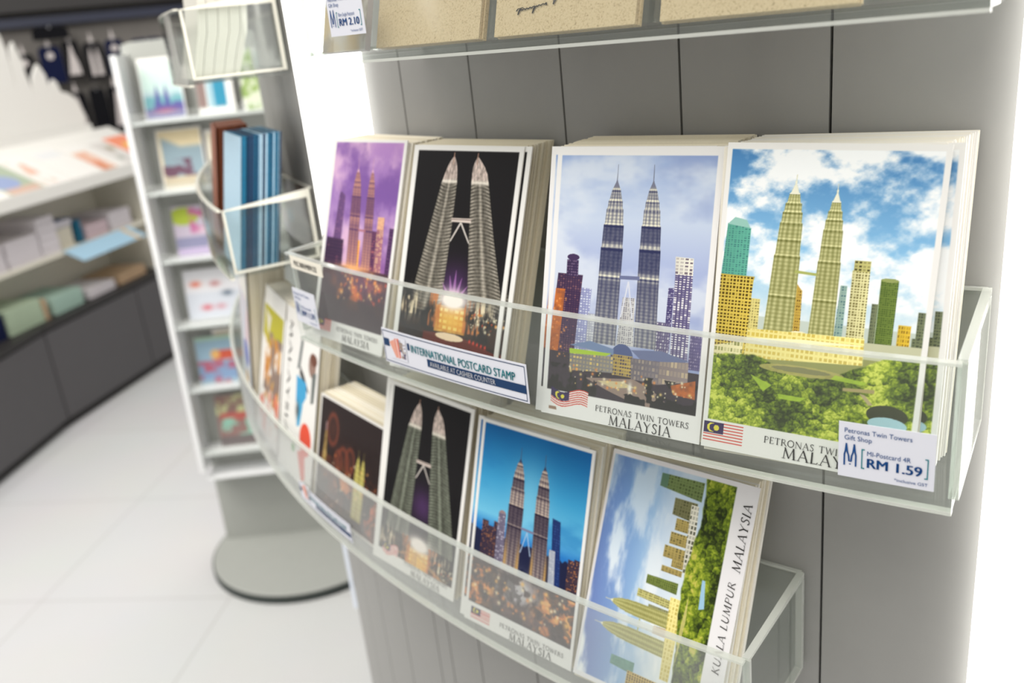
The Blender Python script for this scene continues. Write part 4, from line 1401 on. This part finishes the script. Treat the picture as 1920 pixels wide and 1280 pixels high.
def lip_tag(name, th0, th1, z0, z1, m, label, cat, group=None, lean=0.):
    k = MB()
    n = 12
    v = []
    for j in range(n + 1):
        a = th0 + (th1 - th0) * j / n
        v += [P(a + lean, RT, z0), P(a, RT, z1), P(a + lean, RT + .0004, z0), P(a, RT + .0004, z1)]
    f = []
    for j in range(n):
        i = 4 * j
        f += [(i + 2, i + 6, i + 7, i + 3), (i, i + 1, i + 5, i + 4), (i + 1, i + 3, i + 7, i + 5), (i, i + 4, i + 6, i + 2)]
    f += [(0, 2, 3, 1), (4 * n, 4 * n + 1, 4 * n + 3, 4 * n + 2)]
    o = mesh_obj(name, v, f, m)
    tag(o, label, cat, group)
    return o


def emblem(x, y, w, h):
    """two slim towers forming an M, a small dot between"""
    v, f = [], []
    t = w * .13
    for pts in ([(.06, 0), (.06, .5), (.12, .62), (.2, 1)], [(.94, 0), (.94, .5), (.88, .62), (.8, 1)],
                [(.2, .95), (.28, .62), (.38, .45), (.42, .2)], [(.8, .95), (.72, .62), (.62, .45), (.58, .2)], [(.42, .2), (.58, .2)], [(.46, .07), (.54, .07)]):
        strokes(v, f, t, [(x + a * w, y + b * h) for a, b in pts])
    return v, f


def price_tag(th0, th1, z0, z1, item, price, label, lean=0., shop=True):
    t = lip_tag('price_tag', th0, th1, z0, z1, M['tag'], label, 'price tag', 'price tags on the clear shelves', lean)
    W_, H_ = (th1 - th0) * RT, z1 - z0
    r = RT + .0007
    B = lambda vf: ([(a * W_, b * H_) for a, b in vf[0]], vf[1])
    small = [fit2(sans(item), .31, .45, .45, .085), fit2(sans('*inclusive GST'), .6, .075, .34, .055)]
    if shop:
        small += [fit2(sans('Petronas Twin Towers'), .065, .82, .7, .085), fit2(sans('Gift Shop'), .065, .69, .29, .085)]
    lay_lip('lettering', B(join2(small)), M['blue_ink'], t, th0, r, z0)
    lay_lip('price', B(fit2(sans(price, .03), .31, .235, .57, .17)), M['blue_ink'], t, th0, r, z0)
    lay_lip('emblem', B(emblem(.06, .22, .14, .4)), M['blue_ink'], t, th0, r, z0)
    br = join2([rect2(.25, .2, .262, .56), rect2(.25, .2, .285, .22), rect2(.25, .54, .285, .56), rect2(.925, .2, .937, .56), rect2(.902, .2, .937, .22), rect2(.902, .54, .937, .56)])
    lay_lip('bracket', B(br), M['teal_ink'], t, th0, r, z0)
    return t


price_tag(-.0568, -.0265, 1.2008, 1.2293, 'MI-Postcard 4R', 'RM 1.59', 'sharp white price tag reading RM 1.59 over the green park postcard')
price_tag(-.390, -.3607, 1.2070, 1.2356, 'MI-Postcard 4R', 'RM 1.59', 'blurred white price tag at the left end of the long shelf')
price_tag(-.2945, -.2666, 1.4222, 1.4472, 'Fibre Single Postcard', 'RM 2.10', 'white price tag reading RM 2.10 on the topmost shelf')

st = lip_tag('code_strip', -.3845, -.3446, 1.2532, 1.2632, M['edge_b'], 'narrow cream label strip with a printed code at the upper left shelf corner', 'label')
lay_lip('lettering', fit2(sans('PSC1001M09122', .02), .007, .0028, .040, .0042), M['grey_ink'], st, -.3845, RT + .0007, 1.2532)


def stamp_sign(th0, th1, z0, z1, label):
    t = lip_tag('stamp_sign', th0, th1, z0, z1, M['tag'], label, 'sign', 'stamp signs on the clear shelves')
    W_, H_ = (th1 - th0) * RT, z1 - z0
    r = RT + .0007
    B = lambda vf: ([(a * W_, b * H_) for a, b in vf[0]], vf[1])
    sub = lambda x0, y0, x1, y1, n=14: join2([rect2(x0 + (x1 - x0) * i / n, y0, x0 + (x1 - x0) * (i + 1) / n, y1) for i in range(n)])
    lay_lip('border', B(join2([sub(.008, .05, .992, .07), sub(.008, .93, .992, .95), rect2(.008, .05, .011, .95), rect2(.989, .05, .992, .95)])), M['navy_ink'], t, th0, r, z0)
    lay_lip('band', B(join2([sub(.35, .24, .99, .46), rect2(.012, .5, .065, .72), rect2(.205, .55, .222, .75)])), M['navy_ink'], t, th0, r, z0)
    lay_lip('heading', B(fit2(sans('INTERNATIONAL POSTCARD STAMP', .02), .235, .52, .70, .22)), M['teal_ink'], t, th0, r + .0002, z0)
    lay_lip('lettering', B(fit2(sans('AVAILABLE AT CASHIER COUNTER', .008), .372, .28, .44, .14)), M['white_ink'], t, th0, r + .0004, z0)
    pr = Print(19, 17, .4, bg=(222, 223, 232))
    pr.put(pr.poly([(.0, .3), (.3, .15), (.5, .9), (.3, .95)]), C(226, 160, 140))
    pr.put(pr.poly([(.32, .1), (.6, .06), (.62, .9), (.45, .95)]), C(214, 120, 104))
    pr.put(pr.poly([(.4, .1), (.46, .09), (.52, .9), (.47, .93)]), C(236, 214, 206))
    pr.put(sm(.45, .6, fbm(pr.u * 7, pr.v * 7, 41, 3)) * pr.rect(.58, .12, .95, .9), C(150, 132, 120))
    pr.put(sm(.5, .6, fbm(pr.u * 6 + 3, pr.v * 7, 42, 3)) * pr.rect(.58, .12, .95, .9), C(96, 88, 112))
    me = pr.mesh('stamp_picture')
    o = link(bpy.data.objects.new('stamp_picture', me), t)
    o.matrix_world = frame(th0 + .0130, r + .0001, z0 + .0045, 0)
    return t


stamp_sign(-.2918, -.1899, 1.2025, 1.2280, 'white sign reading INTERNATIONAL POSTCARD STAMP on the long shelf')
stamp_sign(-.452, -.3700, 1.0050, 1.0235, 'blurred white sign with a blue band on the bottom shelf bend')

# small light strip on the far side of the column
e = tag(empty('light_strip', P(-.752, R, .60)), 'short white light strip low on the far left edge of the grey wall', 'light')
k = MB()
arc(k, -.760, -.750, R + .0005, R + .006, .585, .70)
o = k.build('diffuser', emit('strip_white', (.9, .94, 1, 1), 1.1), e)
o.matrix_parent_inverse = e.matrix_basis.inverted()

# ------------------------------------------------------------------ revolving card rack with a round foot
RX, RY, RZ = -1.834, 1.616, .594
rack = empty('card_rack', (RX, RY, 0), RZ, 'grey postcard rack on a round grey foot, standing on the white floor', 'card rack')
k = MB().cyl(0, 0, 0.0, .0212, .291, 64)
ft = k.build('foot', M['base_dark'], rack)
k = MB().cyl(0, 0, .0214, .0262, .288, 64, r1=.285)
k.build('foot_plate', M['base_grey'], ft, bevel=.003)
YB = .047
k = MB()
k.prism([(-.266, .0266), (.266, .0266), (.238, 1.462), (.215, 1.468), (-.215, 1.468), (-.238, 1.462)], YB, YB + .03)
k.build('board', M['base_grey'], rack)
for sg in (-1, 1):
    k = MB()
    k.prism([(sg * .266, .3), (sg * .252, .3), (sg * .224, 1.44), (sg * .238, 1.44)][::sg], YB - .085, YB - .0005)
    k.build('side_panel', M['rack_white'], rack)
SHZ = (1.276, 1.098, .918, .734, .548, .352, .276)
for z in SHZ:
    x = .252 - .028 * (z - .3) / 1.14 - .001
    k = MB().box(-x, x, YB - .08, YB - .0008, z - .006, z)
    s_ = k.build('tray', M['rack_white'], rack)
    if z > .3:
        MB().box(-x, x, YB - .083, YB - .0805, z - .006, z + .022).build('front_lip', M['acr_lip'], s_)


def rack_item(u0, u1, z, h, kind, label, lean=.16, dy=.045, t=.004, name='postcard', cat='postcard'):
    x = (u0 + u1) / 2 - .268
    w = u1 - u0
    m = Matrix.Translation((RX, RY, 0)) @ Matrix.Rotation(RZ, 4, 'Z') @ Matrix.Translation((x, YB - dy, z + .0006 + t * math.sin(lean))) @ Matrix.Rotation(math.pi / 2 - lean, 4, 'X')
    return add_card(m, w, h, t, 'paper', label, 'cards on the grey rack', paint_small(kind, w * 1000, h * 1000), name, cat)


rack_item(.068, .172, SHZ[0], .150, 'skyline', 'blue and green skyline card at the top left of the rack')
rack_item(.205, .297, SHZ[0], .150, 'teal', 'card with teal and brown blocks, second in the top row of the rack')
rack_item(.318, .41, SHZ[0], .150, 'leaf', 'pale green card at the right of the top row of the rack')
rack_item(.074, .19, SHZ[1], .152, 'mural', 'cream and blue-grey card in the second row of the rack')
rack_item(.198, .268, SHZ[1], .140, 'cream', 'cream card with a dark band, beside the blue-grey card on the rack')
rack_item(.07, .192, SHZ[2], .132, 'garden', 'pink, lime and lilac card in the third row of the rack')
rack_item(.062, .212, SHZ[3], .140, 'sketch', 'white card with small red and blue sketches on the rack', t=.022, dy=.05)
rack_item(.05, .18, SHZ[4], .135, 'town', 'blue card with a red band in the fifth row of the rack')
rack_item(.1, .21, SHZ[4], .152, 'cream', 'pale pink topped card behind the blue one on the rack', .1, .026)
rack_item(.066, .18, SHZ[5], .152, 'market', 'red and green market card in the lowest row of the rack')


# ------------------------------------------------------------------ counter on the left
BX, BY = -3.478, 1.905
A1, A2 = math.atan2(.948, -.318), math.atan2(.888, -.459)


def base_unit(rz, s0, s1, back0, back1, label, doors):
    e = empty('base_cabinet', (BX, BY, 0), rz, label, 'cabinet', 'charcoal base cabinets')

    def foot(s_in0, s_in1, b0, b1, y0, y1, z0, z1, name, m):
        v = [(s_in0, y0, z0), (s_in1, y0, z0), (b1, y1, z0), (b0, y1, z0), (s_in0, y0, z1), (s_in1, y0, z1), (b1, y1, z1), (b0, y1, z1)]
        return mesh_obj(name, v, [(3, 2, 1, 0), (4, 5, 6, 7), (0, 1, 5, 4), (1, 2, 6, 5), (2, 3, 7, 6), (3, 0, 4, 7)], m, e)
    foot(s0, s1, back0, back1, .03, .6, 0, .05, 'plinth', M['cab_top'])
    foot(s0 + .002, s1 - .002, back0, back1, .02, .6, .05, .43, 'body', M['cab_dark'])
    foot(s0, s1, back0, back1, -.004, .6, .43, .452, 'top', M['cab_top'])
    for a, b in doors:
        MB().box(a + .004, b - .004, .0, .0195, .045, .422).build('door', M['cab_dark'], e, bevel=.002)
    return e


base_unit(A1, .003, 1.3, -.038, 1.3, 'charcoal base cabinet beside the rack, under the right part of the book shelves', ((.0, .62), (.62, 1.3)))
base_unit(A2, -1.2, -.003, -1.2, .038, 'charcoal base cabinet cut by the left edge of the photo', ((-.62, -.0), (-1.2, -.62)))

unit = empty('book_shelf_unit', (BX, BY, .452), A1, 'beige shelf unit with a sloping white magazine top, standing on the charcoal cabinets', 'shelf unit')
Z0 = .452
b = lambda x0, x1, y0, y1, z0, z1, nm, m, bev=.002: MB().box(x0, x1, y0, y1, z0 - Z0, z1 - Z0).build(nm, m, unit, bevel=bev)
b(-.75, .9, .30, .32, Z0, 1.095, 'back_panel', M['cab_beige'])
b(.885, .905, .05, .2995, Z0, .95, 'end_panel', M['cab_beige'])
b(-.75, .884, .035, .2995, .682, .698, 'shelf_board', M['cab_beige'])
k = MB()
sl = math.atan2(.165, .32)
for x0, x1 in ((-.75, 1.12),):
    pts = [(-.03, .935), (-.03, .962), (.30, 1.132), (.30, 1.105)]
    v = [(x0, y, z - Z0) for y, z in pts] + [(x1, y, z - Z0) for y, z in pts]
    k.add(v, [(3, 2, 1, 0), (4, 5, 6, 7), (0, 1, 5, 4), (1, 2, 6, 5), (2, 3, 7, 6), (3, 0, 4, 7)])
k.build('sloping_top', M['cab_white'], unit, bevel=.003)
b(-.75, 1.12, -.036, -.0305, .93, .985, 'magazine_stop', M['cab_white'])
b(-.75, 1.0, .3005, .345, 1.096, 1.16, 'rear_rail', M['cab_white'])


def cab(x, y, z, rx=0., rz=0.):
    return Matrix.Translation((BX, BY, 0)) @ Matrix.Rotation(A1, 4, 'Z') @ Matrix.Translation((x, y, z)) @ Matrix.Rotation(rz, 4, 'Z') @ Matrix.Rotation(rx, 4, 'X')


def magazine(s0, s1, dist, h, kind, label, rz=0.):
    x = (s0 + s1) / 2
    y, z = -.029 + dist * math.cos(sl), .9635 + dist * math.sin(sl)
    return add_card(cab(x, y, z + .0075, sl, rz), s1 - s0, h, .006, 'paper', label, 'magazines on the sloping top', paint_small(kind, (s1 - s0) * 1000, h * 1000, 4), 'magazine', 'magazine')


magazine(.02, .235, .004, .25, 'magazine_lake', 'green magazine with a blue oval, leftmost on the sloping top')
magazine(.25, .405, .004, .28, 'magazine_peach', 'white magazine with a peach stripe on the sloping top')
magazine(.412, .59, .004, .28, 'magazine_white', 'nearly blank white magazine on the sloping top')
magazine(.6, .752, .004, .26, 'magazine_orange', 'magazine with orange and peach blocks on the sloping top')
magazine(.76, .9, .004, .26, 'magazine_grey', 'pale grey magazine with small brown marks on the sloping top')
magazine(.908, 1.08, .02, .24, 'magazine_red', 'red and orange magazine at the right end of the sloping top')
magazine(-.22, .01, .004, .25, 'magazine_white', 'white magazine left of the green one with the blue oval')

# white cut-out of a domed skyline behind the magazines
sil = [(-.35, 1.161), (-.35, 1.33), (-.2, 1.36), (-.1, 1.37), (.0, 1.36), (.12, 1.42), (.2, 1.36), (.26, 1.42), (.3, 1.58), (.36, 1.66), (.44, 1.78), (.52, 1.66), (.561, 1.582), (.576, 1.522), (.574, 1.44), (.570, 1.35),
       (.584, 1.44), (.603, 1.526), (.628, 1.556), (.637, 1.519), (.655, 1.467), (.652, 1.422), (.668, 1.352), (.679, 1.34), (.69, 1.4), (.715, 1.43), (.741, 1.455), (.760, 1.43), (.774, 1.405), (.777, 1.348), (.788, 1.356), (.8, 1.37), (.819, 1.383),
       (.836, 1.366), (.847, 1.326), (.889, 1.315), (.928, 1.293), (.951, 1.252), (.969, 1.199), (.958, 1.161)]
k = MB()
bm = bmesh.new()
vs0 = [bm.verts.new((x, .302, z)) for x, z in sil]
fc = bm.faces.new(vs0)
ex = bmesh.ops.extrude_face_region(bm, geom=[fc])
for g in ex['geom']:
    if isinstance(g, bmesh.types.BMVert):
        g.co.y += .014
bmesh.ops.recalc_face_normals(bm, faces=bm.faces)
bmesh.ops.triangulate(bm, faces=[q for q in bm.faces if len(q.verts) > 4])
me = bpy.data.meshes.new('skyline_cutout')
bm.to_mesh(me)
me.materials.append(M['cab_white'])
o = link(bpy.data.objects.new('skyline_cutout', me))
o.matrix_world = cab(0, 0, 0)
tag(o, 'white cut-out board of spires and domes standing behind the magazines', 'board')


def book(x0, x1, y0, d, z0, h, cover, label, group, n=None, pages='pale', tilt=0.):
    e = empty('book', (0, 0, 0), 0, label, 'book', group)
    e.matrix_world = cab((x0 + x1) / 2, y0, z0, 0, tilt)
    w = (x1 - x0) / 2
    k = MB().box(-w, w, 0, d, .0008, .003)
    k.box(-w, w, 0, d, h - .0025, h)
    k.box(-w, -w + .003, 0, d, .003, h - .0025)
    k.build('cover', M[cover], e)
    MB().box(-w + .0032, w - .003, .002, d - .004, .0032, h - .0027).build('pages', M[pages], e)
    return e


def pile(x0, x1, y0, d, z0, n, h, cover, what, group, pages='pale', seed=1):
    rg = random.Random(seed)
    order = ['lowest', 'second up', 'third up', 'fourth up', 'fifth up', 'sixth up']
    for k_ in range(n):
        o_ = 'topmost' if k_ == n - 1 else order[k_]
        book(x0 + rg.uniform(-.003, .003), x1 + rg.uniform(-.003, .003), y0, d, z0 + k_ * (h + .0006), h, cover, '%s, %s' % (what, o_), group, pages=pages)


ZM = .6985
G1, G2 = 'books on the beige shelf board', 'books on the charcoal cabinet top'
pile(-.19, -.03, .05, .2, ZM, 4, .026, 'pale', 'white book in the pile cut by the left photo edge', G1, seed=1)
pile(-.018, .168, .05, .2, ZM, 4, .026, 'pale', 'white book in the wide front pile on the shelf board', G1, seed=2)
pile(.176, .285, .05, .2, ZM, 5, .031, 'pale', 'white book in the tall pile left of the blue book', G1, seed=3)
pile(.30, .40, .07, .19, ZM, 3, .028, 'cream', 'cream book in the pile under the blue book', G1, seed=4, pages='cream')
book(.30, .41, .07, .19, ZM + 3 * .0286 + .0006, .03, 'bluec', 'blue book lying on the cream pile', G1)
book(.425, .45, .06, .19, ZM, .10, 'tealc', 'slim teal book standing beside the cream pile', G1, pages='tealc')
pile(.47, .62, .06, .2, ZM, 3, .02, 'pink', 'pinkish book in the low pile right of the teal book', G1, seed=5, pages='pink')
pile(.64, .80, .06, .2, ZM, 4, .02, 'pale', 'white book in the pile at the right end of the shelf board', G1, seed=6)
pile(-.18, -.0, .252, .04, ZM, 5, .032, 'brown', 'dark brown book at the back left of the shelf board', G1, seed=7, pages='brown')
ZB = .4525
book(-.24, -.125, .05, .2, ZB, .10, 'navy', 'dark navy book at the left edge of the cabinet top', G2, pages='navy')
pile(-.11, .085, .05, .2, ZB, 4, .024, 'green', 'pale green book in the pile on the left of the cabinet top', G2, seed=8, pages='green')
book(.09, .115, .05, .2, ZB, .085, 'tan', 'tan book standing at the end of the green pile', G2, pages='tan')
pile(.155, .335, .05, .2, ZB, 3, .024, 'mint', 'mint book in the pile right of the tan standing book', G2, seed=9, pages='mint')
pile(.375, .56, .05, .2, ZB, 2, .02, 'pale', 'white book in the low pile on the cabinet top', G2, seed=10)
pile(.59, .80, .05, .2, ZB, 2, .022, 'tan', 'tan book in the pile at the right of the cabinet top', G2, seed=11, pages='tan')
pile(.93, 1.13, .05, .2, ZB, 2, .024, 'pink', 'pinkish book on the cabinet top beyond the end panel', G2, seed=12, pages='pink')

lab = empty('shelf_label', (0, 0, 0), 0, 'light blue label strip on the front edge of the beige shelf board', 'label')
lab.matrix_world = cab(.50, .0345, .695, 0)
MB().add([(-.235, -.003, .004), (.225, -.003, .004), (.225, -.0005, .004), (-.235, -.0005, .004), (-.175, -.046, -.056), (.285, -.046, -.056), (.285, -.0435, -.056), (-.175, -.0435, -.056)],
         [(3, 2, 1, 0), (4, 5, 6, 7), (0, 1, 5, 4), (1, 2, 6, 5), (2, 3, 7, 6), (3, 0, 4, 7)]).build('label_card', M['skytag'], lab)
MB().add([(.155, -.0036, .0035), (.185, -.0036, .0035), (.245, -.0466, -.0558), (.215, -.0466, -.0558)], [(0, 3, 2, 1)]).build('orange_stripe', M['orange'], lab)

# ------------------------------------------------------------------ dark wall with merchandise at the back
WX, WY, WA = -4.85, 3.3, math.atan2(.8285, .56)


def wm(x, y, z):
    return Matrix.Translation((WX, WY, 0)) @ Matrix.Rotation(WA, 4, 'Z') @ Matrix.Translation((x, y, z))


o = MB().box(-1.6, 2.6, .15, .25, 0, 2.7).build('wall_back', M['wallback'])
o.matrix_world = wm(0, 0, 0)
tag(o, kind='structure')
o = MB().box(-1.6, 2.6, .06, .1495, 1.665, 1.712).build('trim_1', M['rail'])
o.matrix_world = wm(0, 0, 0)
tag(o, kind='structure')
o = MB().box(-1.6, 2.6, .0, .1495, 1.74, 2.7).build('trim_2', M['cab_top'])
o.matrix_world = wm(0, 0, 0)
tag(o, kind='structure')


def hanger(x, ztop, w, h, m, motif, label, group):
    e = empty('hanging_pouch', (0, 0, 0), 0, label, 'pouch', group)
    e.matrix_world = wm(x, 0, ztop)
    k = MB()
    k.prism([(-w / 2, -h), (w / 2, -h), (w / 2 * .96, -.02), (w / 2 * .7, 0), (-w / 2 * .7, 0), (-w / 2 * .96, -.02)], -.012, .012)
    k.build('body', M[m], e, bevel=.004)
    k = MB()
    for j in range(10):
        a, b_ = 2 * math.pi * j / 10, 0
    k.box(-.004, .004, -.02, .1495, -.012, -.004)
    k.build('peg', M['chrome'], e)
    if motif:
        MB().prism([(-.012, .003), (.012, .003), (.006, .03), (.0, .06), (-.006, .03)], -.006, .006).build('tag_top', M['silver'], e)
    if motif == 'tower':
        MB().prism([(-.032, -h * .92), (.032, -h * .92), (.026, -h * .62), (.012, -h * .35), (.004, -h * .1), (-.004, -h * .1), (-.012, -h * .35), (-.022, -h * .62)], -.0145, -.0125).build('motif', M['silver'], e)
    elif motif == 'twin':
        k = MB()
        for s in (-.018, .018):
            k.prism([(s - .013, -h * .9), (s + .013, -h * .9), (s + .01, -h * .4), (s, -h * .1), (s - .01, -h * .4)], -.0145, -.0125)
        k.build('motif', M['silver'], e)
    elif motif == 'dot':
        MB().prism([(.02 * math.cos(t), -h * .25 + .02 * math.sin(t)) for t in np.linspace(0, 2 * math.pi, 13)[:-1]], -.0145, -.0125).build('motif', M['silver'], e)
    return e


GA, GB = 'pouches in the upper row on the dark wall', 'pouches in the lower row on the dark wall'
hanger(-.40, 1.56, .10, .2, 'black', None, 'plain black pouch behind the white spires', GA)
hanger(-.275, 1.52, .10, .18, 'black', 'dot', 'black pouch with a small silver dot near the white dome', GA)
hanger(-.14, 1.55, .12, .2, 'navy', 'dot', 'wide navy pouch with a silver dot in the upper row', GA)
hanger(-.03, 1.57, .09, .2, 'black', 'tower', 'black pouch with one broad silver tower in the upper row', GA)
hanger(.085, 1.55, .11, .2, 'black', 'twin', 'black pouch with two slim silver towers in the upper row', GA)
hanger(.2, 1.555, .1, .19, 'navy', 'dot', 'navy pouch with a silver dot at the right of the upper row', GA)
hanger(.38, 1.545, .2, .06, 'navy', None, 'flat navy pouch behind the top of the rack', GA)
hanger(-.06, 1.29, .1, .23, 'black', 'tower', 'black pouch with a silver tower in the lower row', GB)
hanger(.05, 1.3, .09, .24, 'black', None, 'plain black pouch in the lower row', GB)
hanger(.15, 1.3, .1, .24, 'black', 'tower', 'black pouch with a silver tower beside the rack, lower row', GB)
hanger(.27, 1.3, .1, .24, 'black', None, 'plain black pouch hidden behind the rack edge, lower row', GB)
hanger(-.11, 1.655, .19, .07, 'black', None, 'small black bag hanging just under the dark rail', None).matrix_world = wm(-.11, -.032, 1.655)

mr = empty('merchandise_rack', (0, 0, 0), 0, 'dark low rack of blue goods between the counter and the card rack', 'rack')
mr.matrix_world = wm(.2, 0, 0)
for z in (.0, .275, .43, .585, .93):
    MB().box(-.35, .5, -.18, .1495, z + .0, z + .012).build('board', M['cab_top'], mr)
for x in (-.362, .501):
    MB().box(x, x + .011, -.18, .1495, 0, .942).build('upright', M['cab_top'], mr)


def wall_item(verts_fn, name, m, x, y, z, label, cat):
    k = MB()
    verts_fn(k)
    o = k.build(name, M[m], bevel=.004)
    o.matrix_world = wm(x, y, z)
    return tag(o, label, cat)


e = tag(empty('blue_ball'), 'bright blue ball on top of the dark low rack', 'ball')
e.matrix_world = wm(.20, -.03, .9425)
bm = bmesh.new()
bmesh.ops.create_uvsphere(bm, u_segments=32, v_segments=20, radius=.06)
bmesh.ops.translate(bm, verts=bm.verts, vec=(0, 0, .0605))
me = bpy.data.meshes.new('ball')
bm.to_mesh(me)
for q in me.polygons:
    q.use_smooth = True
me.materials.append(M['skin_blue'])
link(bpy.data.objects.new('ball', me), e)
MB().cyl(0, 0, .118, .126, .006, 12).build('valve', M['skin_blue'], e)

wall_item(lambda k: k.box(-.07, .07, -.04, .04, 0, .11), 'blue_box', 'skin_blue', .17, -.06, .5975, 'plain bright blue box on the dark low rack', 'box')
wall_item(lambda k: k.box(-.13, .13, -.05, .05, 0, .12), 'printed_box', 'mid_blue', .14, -.06, .4425, 'deep blue patterned box on the dark low rack', 'box')
wall_item(lambda k: k.box(-.12, .12, -.05, .05, 0, .115), 'black_box', 'black', .16, -.06, .2875, 'black box at the bottom of the dark low rack', 'box')
e = tag(empty('spot_lamp'), 'small round white lamp under the top of the dark low rack', 'lamp')
e.matrix_world = wm(.065, -.14, .83)
MB().cyl(0, 0, .02, .0995, .022, 20).build('lamp_body', M['cab_top'], e)
MB().cyl(0, 0, -.03, .0195, .03, 24).build('bulb', emit('lamp_white', (1, 1, 1, 1), 4), e)
